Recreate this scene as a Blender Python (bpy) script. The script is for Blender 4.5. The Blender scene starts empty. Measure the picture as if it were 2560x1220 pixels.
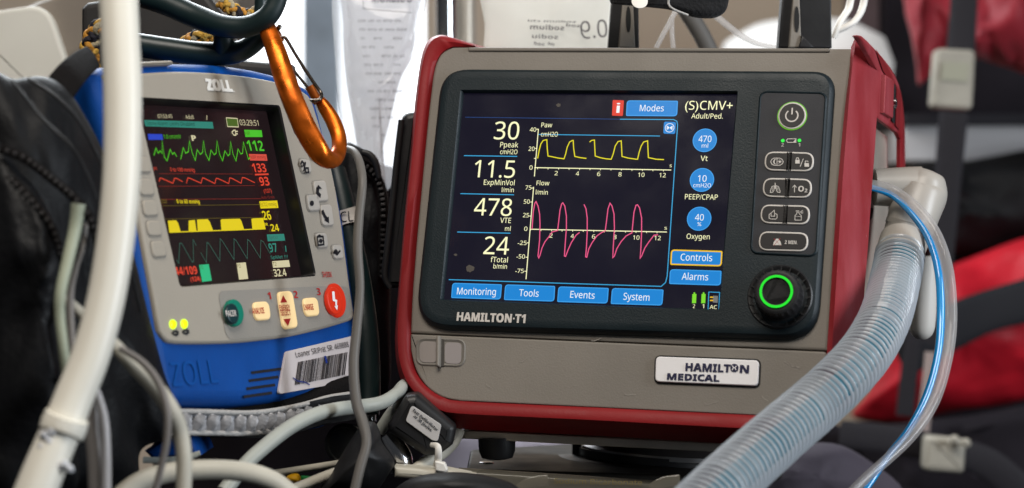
import bpy, bmesh, math, random
from mathutils import Vector, Matrix, noise
random.seed(7)
D = bpy.data; scene = bpy.context.scene; COL = scene.collection
F = 5000.0                                     # focal length in photograph pixels (photo 2560 x 1220)
# ------------------------------------------------------------------ camera, world, lamps, exposure
cam = D.cameras.new('camera'); co = D.objects.new('camera', cam); COL.objects.link(co); scene.camera = co
cam.sensor_width = 36; cam.lens = 36*F/2560; cam.clip_start = .05; cam.clip_end = 60
co.location = (0, 0, 0); co.rotation_euler = (math.pi/2, 0, 0)
cam.dof.use_dof = True; cam.dof.focus_distance = 1.215; cam.dof.aperture_fstop = 6.2
w = D.worlds.new('World'); scene.world = w; w.use_nodes = True
w.node_tree.nodes['Background'].inputs[0].default_value = (.86, .92, 1, 1)
w.node_tree.nodes['Background'].inputs[1].default_value = .035
def area(name, loc, target, size, power, col):
    l = D.lights.new(name, 'AREA'); l.shape = 'RECTANGLE'; l.size, l.size_y = size; l.energy = power; l.color = col
    o = D.objects.new(name, l); COL.objects.link(o); o.location = loc
    o.rotation_euler = (Vector(target)-Vector(loc)).to_track_quat('-Z', 'Y').to_euler()
area('ceiling_lamp', (-.12, .38, 1.1), (.0, 1.25, -.05), (.9, .5), 18, (1, .93, .84))
area('rear_door_light', (1.25, .62, .22), (.18, 1.25, 0), (.28, .9), 18, (.86, .93, 1))
area('side_window_light', (-.35, 2.0, .75), (0, 1.25, .05), (.8, .5), 18, (.9, .96, 1))
vs = scene.view_settings; vs.view_transform = 'Standard'; vs.look = 'None'; vs.exposure = 0; vs.gamma = 1
scene.render.film_transparent = False
try:
    scene.cycles.use_denoising = True; scene.cycles.max_bounces = 8; scene.cycles.transparent_max_bounces = 12
    scene.cycles.caustics_refractive = False; scene.cycles.caustics_reflective = False
except Exception: pass

# ------------------------------------------------------------------ geometry helpers
def W(px, py, d): return Vector(((px-1280)/F*d, d, (610-py)/F*d))
class Plane:
    def __init__(s, t, ex, ey, ez): s.t, s.ex, s.ey, s.ez = map(Vector, (t, ex, ey, ez))
    def uv(s, px, py, y=0):
        r = Vector(((px-1280)/F, 1, (610-py)/F)); k = (y+s.t.dot(s.ey))/r.dot(s.ey)
        p = r*k-s.t; return (p.dot(s.ex), p.dot(s.ez))
    def P(s, x, z, y=0): return s.t+s.ex*x+s.ez*z+s.ey*y
def plane_rot(t, wv):
    R = Matrix.Rotation(Vector(wv).length, 3, Vector(wv)); return Plane(t, R.col[0], R.col[1], R.col[2])
ORG = {}
class MB:
    def __init__(s): s.v = []; s.f = []; s.mi = []; s.mats = []
    def m(s, mat):
        if mat not in s.mats: s.mats.append(mat)
        return s.mats.index(mat)
    def add(s, vs, fs, mat):
        b = len(s.v); k = s.m(mat); s.v += [Vector(p) for p in vs]
        for f in fs: s.f.append([i+b for i in f]); s.mi.append(k)
    def loft(s, loops, mat, closed=True, cap0=False, cap1=False, cyc=False):
        n = len(loops[0]); vs = [p for l in loops for p in l]; fs = []
        L = len(loops)
        for a in range(L if cyc else L-1):
            b = (a+1) % L
            for i in range(n if closed else n-1):
                j = (i+1) % n; fs.append((a*n+i, a*n+j, b*n+j, b*n+i))
        if cap0: fs.append(tuple(range(n))[::-1])
        if cap1: fs.append(tuple((L-1)*n+i for i in range(n)))
        s.add(vs, fs, mat)
    def build(s, name, parent=None, smooth=30, loc=None):
        me = D.meshes.new(name)
        if parent is not None: org = ORG[parent.name]
        elif loc is not None: org = Vector(loc)
        else:
            lo = [min(p[i] for p in s.v) for i in range(3)]; hi = [max(p[i] for p in s.v) for i in range(3)]
            org = Vector(((lo[0]+hi[0])/2, (lo[1]+hi[1])/2, lo[2]))
        me.from_pydata([p-org for p in s.v], [], s.f)
        for mt in s.mats: me.materials.append(mt)
        me.polygons.foreach_set('material_index', s.mi)
        bm = bmesh.new(); bm.from_mesh(me); bmesh.ops.recalc_face_normals(bm, faces=bm.faces)
        for f in bm.faces: f.smooth = smooth > 0
        a = math.radians(smooth)
        for e in bm.edges:
            if len(e.link_faces) == 2 and e.calc_face_angle(0) > a: e.smooth = False
        bm.to_mesh(me); bm.free()
        o = D.objects.new(name, me); COL.objects.link(o)
        if parent is not None: o.parent = parent
        else: o.location = org
        ORG[o.name] = org
        return o
def empty(name, loc):
    o = D.objects.new(name, None); COL.objects.link(o); o.location = loc; o.empty_display_size = .02; ORG[o.name] = Vector(loc); return o
def tag(o, label=None, cat=None, group=None, kind=None):
    if label: o['label'] = label
    if cat: o['category'] = cat
    if group: o['group'] = group
    if kind: o['kind'] = kind
    return o
def cat_rom(pts, n, closed=False):
    pts = [tuple(p) for p in pts]; out = []; N = len(pts)
    for i in range(N if closed else N-1):
        g = (lambda k: pts[k % N]) if closed else (lambda k: pts[max(0, min(N-1, k))])
        a, b, c, d = g(i-1), g(i), g(i+1), g(i+2)
        for q in range(n):
            t = q/n
            out.append(tuple(.5*((2*b[k])+(-a[k]+c[k])*t+(2*a[k]-5*b[k]+4*c[k]-d[k])*t*t+(-a[k]+3*b[k]-3*c[k]+d[k])*t**3) for k in range(len(b))))
    if not closed: out.append(pts[-1])
    return out
def tube(mb, pts, mat, seg=12, n=8, flat=1.0, cap=True, rfun=None, mfun=None):
    """pts: (px, py, depth, radius in px)"""
    c = cat_rom(pts, n) if n > 1 else pts
    P = [W(x, y, d) for x, y, d, r in c]; R = [r*d/F for x, y, d, r in c]
    return tube3(mb, P, R, mat, seg, flat, cap, rfun, mfun)
def tube3(mb, P, R, mat, seg=12, flat=1.0, cap=True, rfun=None, mfun=None, shear=0):
    loops = []; L = 0; prev = None
    for i, p in enumerate(P):
        t = (P[min(i+1, len(P)-1)]-P[max(i-1, 0)]).normalized(); v = p.normalized()
        a = t.cross(v)
        if a.length < .05: a = prev or t.orthogonal()
        a.normalize()
        if prev and a.dot(prev) < 0 and False: a = -a
        prev = a; b = a.cross(t).normalized()
        if i: L += (p-P[i-1]).length
        k = R[i]*(rfun(L) if rfun else 1)
        loops.append([p+a*math.cos(q)*k+b*math.sin(q)*k*flat for q in (2*math.pi*j/seg for j in range(seg))])
    mb.loft(loops, mat, True, cap, cap); return loops
def inset(pts, d):
    n = len(pts); A = sum(pts[i][0]*pts[(i+1) % n][1]-pts[(i+1) % n][0]*pts[i][1] for i in range(n)); s = 1 if A > 0 else -1
    out = []
    for i in range(n):
        a, b, c = Vector(pts[i-1]), Vector(pts[i]), Vector(pts[(i+1) % n])
        e, f = (b-a), (c-b)
        if e.length < 1e-9: e = f
        if f.length < 1e-9: f = e
        e = e.normalized(); f = f.normalized()
        n1 = Vector((-e.y, e.x))*s; n2 = Vector((-f.y, f.x))*s; m = n1+n2
        if m.length < 1e-6: m = n1
        m.normalize(); k = max(.35, m.dot(n1)); out.append(tuple(b+m*(d/k)))
    return out
def rpoly(pts, r, n=6):
    out = []; N = len(pts); rs = r if isinstance(r, (list, tuple)) else [r]*N
    for i in range(N):
        a, b, c = Vector(pts[i-1]), Vector(pts[i]), Vector(pts[(i+1) % N]); rr = rs[i]
        if rr <= 0: out.append(tuple(b)); continue
        u, v = (a-b).normalized(), (c-b).normalized(); h = math.acos(max(-1, min(1, u.dot(v))))/2
        t = min(rr/math.tan(h), (a-b).length*.5, (c-b).length*.5)
        p, q = b+u*t, b+v*t
        for k in range(n+1):
            s = k/n; out.append(tuple((p*(1-s)+b*s)*(1-s)+(b*(1-s)+q*s)*s))
    return out
def sheet(mb, pl, pts, y, mat): mb.add([pl.P(x, z, y) for x, z in pts], [tuple(range(len(pts)))], mat)
def slab(mb, pl, pts, y0, y1, mat, bev=.0008, back=None, steps=3, cap1=False):
    """front outline pts at y0 (towards the viewer), reaching back to y1; rounded front edge"""
    loops = [[pl.P(x, z, y1) for x, z in pts]] if back is None else [[pl.P(x, z, 0)+back for x, z in pts]]
    for k in range(steps+1):
        a = math.pi/2*k/steps; i = bev*(1-math.cos(a)); yy = y0+bev*(1-math.sin(a))
        loops.append([pl.P(x, z, yy) for x, z in (inset(pts, i) if i > 0 else pts)])
    mb.loft(loops, mat, True, cap1, False); mb.add(loops[-1], [tuple(range(len(pts)))], mat)
def pxs(pl, pts, y=0): return [pl.uv(px, py, y) for px, py in pts]
def stroke(mb, pl, pts, wd, y, mat, closed=False):
    P = [Vector(p) for p in pts]; n = len(P); a = []; b = []
    for i in range(n):
        p0 = P[(i-1) % n] if closed else P[max(i-1, 0)]; p2 = P[(i+1) % n] if closed else P[min(i+1, n-1)]
        e = (P[i]-p0); f = (p2-P[i]); e = e.normalized() if e.length > 1e-9 else f.normalized(); f = f.normalized() if f.length > 1e-9 else e
        n1 = Vector((-e.y, e.x)); n2 = Vector((-f.y, f.x)); m = n1+n2
        m = m.normalized() if m.length > 1e-3 else n1
        k = max(.45, m.dot(n1)); o = m*(wd/2/k); a.append(P[i]+o); b.append(P[i]-o)
    vs_ = [pl.P(q.x, q.y, y) for q in a]+[pl.P(q.x, q.y, y) for q in b]
    fs = [(i, (i+1) % n, n+(i+1) % n, n+i) for i in range(n if closed else n-1)]
    mb.add(vs_, fs, mat)
def circ(c, r, n=32, rz=None): return [(c[0]+r*math.cos(2*math.pi*i/n), c[1]+(rz or r)*math.sin(2*math.pi*i/n)) for i in range(n)]
_tc = {}
def sans(ch, heavy):                            # plain characters to the sans-serif alphabet of the same built-in font
    o = ord(ch); B, S, N = (0x1D5D4, 0x1D5EE, 0x1D7EC) if heavy else (0x1D5A0, 0x1D5BA, 0x1D7E2)
    return chr(B+o-65) if 'A' <= ch <= 'Z' else chr(S+o-97) if 'a' <= ch <= 'z' else chr(N+o-48) if '0' <= ch <= '9' else ch
def glyphs(s, heavy=False):
    k = (s, heavy)
    if k in _tc: return _tc[k]
    cu = D.curves.new('text', 'FONT'); cu.body = ''.join(sans(c, heavy) for c in s); cu.resolution_u = 2; cu.size = 1
    ob = D.objects.new('text', cu); COL.objects.link(ob)
    me = D.meshes.new_from_object(ob.evaluated_get(bpy.context.evaluated_depsgraph_get()))
    v = [(p.co.x, p.co.y) for p in me.vertices]; f = [tuple(p.vertices) for p in me.polygons]
    D.objects.remove(ob); D.curves.remove(cu); D.meshes.remove(me)
    _tc[k] = (v, f); return _tc[k]
CAP = None
def text(mb, pl, s, x0, x1, yb, cap, mat, y, bold=.0, yb1=None, mirror=False, slant=0):
    """text between photo columns x0..x1, baseline row yb (yb1 at the right end), capital height in photo pixels"""
    global CAP
    if CAP is None: hv = [p[1] for p in glyphs('H')[0]]; CAP = max(hv)-min(hv)
    v, f = glyphs(s, bold >= .016)
    if not v: return
    a0 = min(p[0] for p in v); a1 = max(p[0] for p in v); bold = bold if bold >= .05 else 0
    ye = yb if yb1 is None else yb1
    p0 = Vector(pl.uv(x0, yb, y)); p1 = Vector(pl.uv(x1, ye, y)); xm = (x0+x1)/2; ym = (yb+ye)/2
    if yb1 is None: p1 = Vector((p1.x, p0.y))
    h = abs(pl.uv(xm, ym-cap, y)[1]-pl.uv(xm, ym, y)[1]); e = p1-p0; wd = e.length; e.normalize(); u = Vector((-e.y, e.x))
    k = bold/2; sx = wd/(a1-a0+2*k); sy = h/(CAP+2*k*.7)
    # heavier weights are struck several times, each pass a hair in front of the last
    passes = [(0, 0)] if bold < .05 else [(-k, -k*.7), (k, k*.7), (-k, k*.7), (k, -k*.7), (0, 0)]
    for i, (dx, dz) in enumerate(passes):
        pts = []
        for X, Z in v:
            X = ((a1-X) if mirror else (X-a0))+dx+k; Z = Z+dz+k*.7
            q = p0+e*(X*sx)+u*(Z*sy)+e*(slant*Z*sy); pts.append(pl.P(q.x, q.y, y-i*.00003))
        mb.add(pts, f, mat)
def lathe(mb, c, ax, prof, mat, seg=40):
    """prof: (radius, height along ax)"""
    ax = Vector(ax).normalized(); u = ax.orthogonal().normalized(); v = ax.cross(u)
    loops = [[c+ax*h+(u*math.cos(q)+v*math.sin(q))*max(r, 1e-5) for q in (2*math.pi*i/seg for i in range(seg))] for r, h in prof]
    mb.loft(loops, mat, True, True, True)
def box3(mb, c, sx, sy, sz, mat, ex=(1, 0, 0), ey=(0, 1, 0), ez=(0, 0, 1), bev=.002):
    pl = Plane(Vector(c)-Vector(ey).normalized()*sy/2, Vector(ex).normalized(), Vector(ey).normalized(), Vector(ez).normalized())
    r = rpoly([(-sx/2, -sz/2), (sx/2, -sz/2), (sx/2, sz/2), (-sx/2, sz/2)], bev*1.5, 3)
    slab(mb, pl, r, 0, sy, mat, bev, cap1=True)
def pillow(mb, out, d, bulge, thick, mat, amp=.004, freq=30, n=6, rings=12, seed=0, pw=.5, stretch=(1, 1, 1)):
    o = cat_rom(out, n, True) if n > 1 else out; cx = sum(p[0] for p in o)/len(o); cy = sum(p[1] for p in o)/len(o)
    df = d if callable(d) else (lambda x, y: d); loops = []
    loops.append([W(x, y, df(x, y)+thick) for x, y in o])
    for k in range(rings+1):
        s = math.cos(math.pi/2*k/rings*.985); l = []
        for x, y in o:
            X, Y = cx+(x-cx)*s, cy+(y-cy)*s; dd = df(X, Y); q = W(X, Y, dd)
            nz = noise.fractal(Vector((q.x*freq*stretch[0]+seed*7.3, q.y*freq+seed, q.z*freq*stretch[2])), .8, 2.1, 4)
            l.append(W(X, Y, dd-bulge*(max(0, 1-s*s))**pw+nz*amp*(1 if k else .4)))
        loops.append(l)
    mb.loft(loops, mat, True, True, True)

# ------------------------------------------------------------------ materials
def lin(h):
    c = [int(h[i:i+2], 16)/255 for i in (1, 3, 5)]
    return tuple(x/12.92 if x <= .04045 else ((x+.055)/1.055)**2.4 for x in c)
def M(name, col, rough=.5, metal=0., bump=None, var=None, emit=None, es=1., trans=0., coat=0., sheen=0., ior=1.45, spec=None, rvar=None):
    m = D.materials.new(name); m.use_nodes = True; nt = m.node_tree; b = nt.nodes['Principled BSDF']
    if isinstance(col, str): col = lin(col)
    I = b.inputs; I['Base Color'].default_value = (*col, 1); I['Roughness'].default_value = rough; I['Metallic'].default_value = metal
    I['IOR'].default_value = ior; I['Transmission Weight'].default_value = trans; I['Coat Weight'].default_value = coat; I['Sheen Weight'].default_value = sheen
    if spec is None and metal == 0 and rough >= .4: spec = .3
    if spec is not None: I['Specular IOR Level'].default_value = spec
    tc = nt.nodes.new('ShaderNodeTexCoord')
    def nz(scale, det=4, st=None):
        n = nt.nodes.new('ShaderNodeTexNoise'); n.inputs['Scale'].default_value = scale; n.inputs['Detail'].default_value = det
        if st:
            mp = nt.nodes.new('ShaderNodeMapping'); mp.inputs['Scale'].default_value = st
            nt.links.new(tc.outputs['Object'], mp.inputs['Vector']); nt.links.new(mp.outputs['Vector'], n.inputs['Vector'])
        else: nt.links.new(tc.outputs['Object'], n.inputs['Vector'])
        return n
    if bump:
        n = nz(bump[0], 3, bump[2] if len(bump) > 2 else None); bp = nt.nodes.new('ShaderNodeBump'); bp.inputs['Strength'].default_value = bump[1]; bp.inputs['Distance'].default_value = .001
        nt.links.new(n.outputs['Fac'], bp.inputs['Height']); nt.links.new(bp.outputs['Normal'], I['Normal'])
    if var:
        n = nz(var[0], 6, var[3] if len(var) > 3 else None); r = nt.nodes.new('ShaderNodeMapRange'); r.inputs[1].default_value = .38; r.inputs[2].default_value = .66
        mx = nt.nodes.new('ShaderNodeMix'); mx.data_type = 'RGBA'; mx.inputs[6].default_value = (*col, 1)
        c2 = var[2] if len(var) > 2 and var[2] else tuple(x*(1+var[1]) for x in col)
        if isinstance(c2, str): c2 = lin(c2)
        mx.inputs[7].default_value = (*c2, 1)
        nt.links.new(n.outputs['Fac'], r.inputs[0]); nt.links.new(r.outputs[0], mx.inputs[0]); nt.links.new(mx.outputs[2], I['Base Color'])
    if rvar:
        n = nz(rvar[0], 6); r = nt.nodes.new('ShaderNodeMapRange'); r.inputs[1].default_value = .35; r.inputs[2].default_value = .65
        r.inputs[3].default_value = rough; r.inputs[4].default_value = rough+rvar[1]
        nt.links.new(n.outputs['Fac'], r.inputs[0]); nt.links.new(r.outputs[0], I['Roughness'])
    if emit is not None:
        I['Emission Color'].default_value = (*(lin(emit) if isinstance(emit, str) else emit), 1); I['Emission Strength'].default_value = es
    return m
def glow(name, hexcol, s=1.0): return M(name, (.01, .01, .01), .25, emit=hexcol, es=s)
grey = M('warm_grey_plastic', (.225, .203, .176), .48, bump=(900, .14), var=(14, -.12), rvar=(40, .12))
grey_gap = M('gap_shadow_plastic', (.015, .015, .015), .7)
red = M('red_rubberised_plastic', (.2, .007, .009), .44, spec=.3, bump=(600, .1), var=(7, .25), rvar=(30, .15))
red_s = M('scuffed_red_plastic', (.24, .012, .016), .42, spec=.4, bump=(600, .12), var=(26, .5, (.33, .05, .06), (1, 1, .35)), rvar=(40, .2))
red_dark = M('red_recess_shade', (.2, .012, .015), .5)  # darker red for flat sheets: recess shade put into the colour
slate = M('dark_slate_plastic', (.006, .013, .017), .42, bump=(1000, .15), rvar=(30, .12), spec=.32)
keypad_m = M('charcoal_membrane', (.026, .027, .032), .5, bump=(1500, .1), rvar=(40, .1), spec=.3)
key_m = M('key_cap_membrane', (.022, .02, .02), .42)
print_m = M('pale_print', (.62, .58, .54), .5)
screen_m = M('display_glass', (.006, .006, .01), .12, emit='#12101d', es=.9, rvar=(30, .1))
blue_b = glow('display_blue', '#0a82d2'); blue_hi = glow('display_blue_edge', '#3aa0ea'); cyan = glow('display_cyan', '#36a7dc')
dkblue = glow('display_dark_blue', '#123d78'); cream = glow('display_cream', '#f8f6c2', 1.1); white_e = glow('display_white', '#f2f8fb')
yel_e = glow('display_yellow', '#e9dc1a'); pink_e = glow('display_pink', '#f0588a'); red_e = glow('display_red', '#df3622')
grn_e = glow('display_green', '#7fdc2a', 1.0); ylow_e = glow('display_amber', '#f5c21b')
led_g = glow('green_led', '#17dc3a', 1.3); ring_g = glow('green_light_ring', '#19dd28', 1.15); pow_g = glow('power_ring_green', '#6cbf1c', .8)
white_p = M('white_label_plastic', (.9, .88, .89), .4, var=(25, -.08)); navy = M('navy_print', (.02, .02, .06), .5)
steel = M('brushed_steel', (.5, .45, .38), .36, .35, bump=(60, .12, (1, 1, 40)), var=(20, -.25))
chrome = M('polished_steel', (.7, .7, .72), .16, 1)
blackp = M('black_plastic', (.012, .012, .013), .35, bump=(300, .1), rvar=(20, .2))
blackr = M('black_rubber', (.014, .014, .015), .5, bump=(200, .15))
fabric = M('black_fabric', (.0045, .0047, .0055), .55, bump=(420, .4), var=(5, .3), spec=.2)
webbing = M('black_webbing', (.009, .008, .008), .8, bump=(600, .9), spec=.05)
cordura = M('charcoal_nylon', (.006, .0063, .0075), .5, bump=(300, .4), spec=.2)
zgrey = M('light_grey_plastic', (.345, .31, .26), .46, bump=(1100, .25), var=(10, -.08), rvar=(30, .1))
zgrey2 = M('mid_grey_plastic', (.26, .242, .215), .46, bump=(1100, .25))
zblue = M('royal_blue_plastic', (.0008, .05, .24), .48, spec=.25, bump=(700, .2), var=(16, .25), rvar=(25, .15))
zscreen = M('defibrillator_display', (.006, .005, .005), .14, emit='#1d1013', es=.8, rvar=(25, .1))
zblk = M('black_window_frame', (.012, .012, .013), .32)
key_g = M('grey_rubber_key', (.42, .39, .35), .5); ink = M('black_ink', (.01, .01, .014), .6)
logo_w = M('silver_print', (.74, .72, .68), .4); ink_red = M('red_ink', (.4, .02, .02), .5)
zg = glow('monitor_green', '#4fc41e', .9); zr = glow('monitor_red', '#e4452c', .95); zrd = glow('monitor_dim_red', '#93291e', .8)
zy = glow('monitor_yellow', '#e6cf10', .95); zyd = glow('monitor_dim_yellow', '#77661a', .6); zt = glow('monitor_teal', '#2f8d7c', .8)
ztd = glow('monitor_dim_teal', '#38685a', .8); zc = glow('monitor_cream', '#d9d0a8', .9); zbl = glow('monitor_blue', '#2344c8', .9)
zgl = glow('monitor_green_block', '#46c626', .9); zgd = glow('monitor_battery_green', '#4a6a1a', .8); zmint = glow('monitor_mint', '#2cc083', .9); zrl = glow('monitor_red_block', '#e05342', .85)
led_y = glow('yellow_led', '#cdf200', 1.7)
but_y = M('ivory_backlit_key', (.72, .55, .3), .45, emit='#e8c282', es=.35); shock_m = M('red_backlit_button', (.5, .03, .01), .4, emit='#c42410', es=.4)
teal_m = M('teal_button', (.005, .16, .11), .4, emit='#007a58', es=.12); dark_teal = M('dark_teal_button', (.005, .03, .035), .35)
purple_m = M('purple_plastic', (.1, .03, .06), .4)
orange = M('orange_anodised_metal', (.64, .13, .008), .24, .8, bump=(500, .06), var=(70, -.4), rvar=(90, .25)); wire_m = M('dark_steel_wire', (.14, .12, .1), .3, 1)
brownm = M('worn_orange_metal', (.4, .1, .015), .38, .75, var=(80, -.5))
green_r = M('dark_green_rubber', (.006, .017, .018), .34, bump=(150, .12), rvar=(20, .2))
hose_w = M('cream_white_tubing', (.8, .77, .68), .34, var=(18, -.04)); cream_c = M('cream_cable', (.54, .51, .43), .45, bump=(80, .1), var=(25, -.12))
bluegrey_c = M('pale_grey_cable', (.42, .44, .4), .42, var=(25, -.15)); grey_c = M('grey_cable', (.22, .2, .185), .45); green_t = M('pale_green_tube', (.34, .37, .28), .4)
silver_f = M('silver_reflective_fabric', (.42, .42, .44), .42, .25, bump=(350, .7), var=(60, -.45)); silver_t = M('silver_fabric_edge', (.4, .385, .37), .7, bump=(500, 1.0))
wplast = M('milky_plastic', (.44, .405, .36), .35, trans=.1, var=(20, -.08)); ptag = M('plain_paper_label', (.6, .57, .53), .6, var=(20, -.1))
beige_w = M('beige_wall_paint', (.68, .56, .44), .6, var=(2, -.06)); beige_d = M('warm_beige_casing', (.24, .205, .17), .5, var=(8, -.2)); pale_panel = M('pale_panel_plastic', (.72, .7, .63), .5, var=(10, -.1))
offw = M('off_white_plastic', (.78, .75, .7), .5); lilac = M('lilac_blanket', (.55, .5, .58), .85, bump=(40, .6), var=(25, -.2))
redcloth = M('red_nylon_fabric', (.62, .015, .03), .5, bump=(120, .5), var=(8, -.4)); pinkred = M('faded_red_fabric', (.34, .022, .036), .55, bump=(120, .4), var=(8, -.5), sheen=.1)
strap_g = M('grey_strap', (.017, .015, .019), .7, bump=(200, .5)); buckle_m = M('cream_plastic_buckle', (.4, .37, .31), .45, var=(20, -.2))
darkbk = M('dark_backdrop_fabric', (.013, .011, .014), .85, var=(6, .8), spec=.1); deckm = M('black_deck_rubber', (.006, .0055, .0065), .9, bump=(90, .4), var=(30, .8), spec=.06)
brown_m = M('dark_bronze_plate', (.03, .026, .021), .36, .5, var=(12, -.5), rvar=(20, .2)); window_e = glow('bright_window', '#f6faff', 2.6); lampglow = M('white_dome', (.85, .84, .82), .5, emit='#ffffff', es=.35)
framem = M('blue_grey_window_frame', (.5, .6, .72), .5, var=(12, -.3))
yellow_p = M('yellow_plastic_clip', (.7, .36, .01), .45); green_p = M('green_plastic_clip', (.02, .22, .06), .45)
def clear(name, col, fac=.55, rough=.08):
    m = D.materials.new(name); m.use_nodes = True; nt = m.node_tree; out = nt.nodes['Material Output']; b = nt.nodes['Principled BSDF']
    b.inputs['Base Color'].default_value = (*col, 1); b.inputs['Roughness'].default_value = rough; b.inputs['Specular IOR Level'].default_value = .9
    b.inputs['Transmission Weight'].default_value = .0
    tr = nt.nodes.new('ShaderNodeBsdfTransparent'); tr.inputs[0].default_value = (*[min(1, c*.3+.7) for c in col], 1)
    tl = nt.nodes.new('ShaderNodeBsdfTranslucent'); tl.inputs[0].default_value = (*col, 1)
    m1 = nt.nodes.new('ShaderNodeMixShader'); m1.inputs[0].default_value = .5
    nt.links.new(b.outputs[0], m1.inputs[1]); nt.links.new(tl.outputs[0], m1.inputs[2])
    m2 = nt.nodes.new('ShaderNodeMixShader'); m2.inputs[0].default_value = fac
    nt.links.new(m1.outputs[0], m2.inputs[1]); nt.links.new(tr.outputs[0], m2.inputs[2]); nt.links.new(m2.outputs[0], out.inputs[0])
    return m
bagfilm = clear('clear_bag_film', (.9, .92, .95), .6, .08); bagfluid = clear('clear_bag_contents', (.64, .62, .62), .48, .05); meshfilm = clear('frosted_bag_film', (.85, .83, .78), .15, .3)
cleartube = clear('clear_tubing', (.75, .72, .7), .62, .05); bluetube = M('blue_tubing', (.01, .26, .62), .15, coat=.6); clearplast = clear('clear_plastic_tray', (.34, .31, .25), .5, .1)
hose_rib = clear('hose_clear_rib', (.64, .68, .72), .24, .05); hose_blue = clear('hose_blue_groove', (.04, .25, .35), .2, .1); hose_grey = clear('hose_grey_groove', (.2, .185, .22), .35, .1)
bagprint = M('blurred_bag_print', (.12, .11, .12), .6); gold_print = M('gold_print', (.2, .155, .06), .5)

# ------------------------------------------------------------------ the setting
def quad(mb, pts, mat): mb.add(pts, [tuple(range(len(pts)))], mat)
def wallbox(name, x0, x1, y0, y1, d, mat, thick=.05, **k):
    mb = MB(); pl = Plane(W(0, 0, d)*0+Vector((0, d, 0)), (1, 0, 0), (0, 1, 0), (0, 0, 1))
    a = W(x0, y1, d); b = W(x1, y0, d)
    slab(mb, pl, rpoly([(a.x, a.z), (b.x, a.z), (b.x, b.z), (a.x, b.z)], .002, 2), 0, thick, mat, .001, cap1=True)
    return mb
mb = MB(); quad(mb, [(-4, .4, -.5), (4, .4, -.5), (4, 4.2, -.5), (-4, 4.2, -.5)], deckm)
tag(mb.build('floor'), 'black rubber deck under the equipment', None, kind='structure')
mb = MB(); slab(mb, Plane((0, 2.75, 0), (1, 0, 0), (0, 1, 0), (0, 0, 1)), [(-.12, -.5), (.62, -.5), (.62, 1.2), (-.12, 1.2)], 0, .06, beige_w, .004, cap1=True)
slab(mb, Plane((0, 2.75, 0), (1, 0, 0), (0, 1, 0), (0, 0, 1)), [(-1.6, -.5), (-.52, -.5), (-.52, 1.2), (-1.6, 1.2)], 0, .06, beige_w, .004, cap1=True)
slab(mb, Plane((0, 2.75, 0), (1, 0, 0), (0, 1, 0), (0, 0, 1)), [(-.52, -.5), (-.12, -.5), (-.12, .02), (-.52, .02)], 0, .06, beige_w, .004, cap1=True)
tag(mb.build('wall'), kind='structure')
mb = MB(); box3(mb, (-.22, 1.11, -.346), .98, .82, .3, deckm, bev=.006); tag(mb.build('counter'), 'black counter under the equipment', None, kind='structure')
r = empty('side_window', (-.32, 2.8, .02)); tag(r, 'bright side window behind the clear drip bag', 'window')
mb = MB(); quad(mb, [(-.519, 2.80, .02), (-.121, 2.80, .02), (-.121, 2.80, 1.0), (-.519, 2.80, 1.0)], window_e); mb.build('window_pane', r)
mb = MB(); slab(mb, Plane((0, 2.72, 0), (1, 0, 0), (0, 1, 0), (0, 0, 1)), [(-.285, .02), (-.235, .02), (-.235, .9), (-.285, .9)], 0, .025, framem, .004, cap1=True); mb.build('window_frame', r)

# ------------------------------------------------------------------ ventilator
V = plane_rot((.0468, 1.2127, .0275), (-.2437, .0614, -.2943))
BW = Vector((.29, .957, -.01)).normalized()          # the casing runs back level, the front face leans
vent = empty('ventilator', V.P(0, -.13, .05)); tag(vent, 'red and grey portable ventilator with a large lit touch screen', 'ventilator')
uv = V.uv
L_in = [(1133, 117), (1104, 132), (1086, 170), (1076, 240), (1066, 330), (1053, 470), (1040, 610), (1030, 740), (1026, 832)]
L_lo = [(1026, 832), (1028, 880), (1042, 930), (1070, 970), (1108, 994), (1150, 1003)]
R_in = [(2134, 121), (2125, 180), (2114, 260), (2104, 360), (2094, 480), (2083, 640), (2073, 800), (2068, 876)]
R_lo = [(2068, 876), (2058, 960), (2046, 1046)]
Lc = pxs(V, cat_rom(L_in, 4)); Llc = pxs(V, cat_rom(L_lo, 5)); Rc = pxs(V, cat_rom(R_in, 3)); Rlc = pxs(V, cat_rom(R_lo, 3))
up = Lc+Rc[::-1]                                      # upper panel: down the left edge, along the groove, up the right
mb = MB(); slab(mb, V, up, 0, .014, grey, .0016)
full = Lc+Llc[1:]+Rlc[::-1][:-1]+Rc[::-1]
mb2 = MB(); slab(mb2, V, inset(full, .002), .004, 0, grey_gap, .001, back=BW*.17, cap1=True); mb2.build('casing', vent)
mb.build('upper_panel', vent)
gl = [uv(1027, 835), uv(2067, 879)]
door = [gl[0]]+Llc[1:]+Rlc[::-1][:-1]+[gl[1]]
door = rpoly(door[:1], 0)+door[1:-1]+door[-1:]
door = rpoly(door, [.005]+[0]*(len(door)-2)+[.005], 4)
mb = MB(); slab(mb, V, door, -.0003, .012, grey, .0012); dr = mb.build('lower_door', vent)
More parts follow.
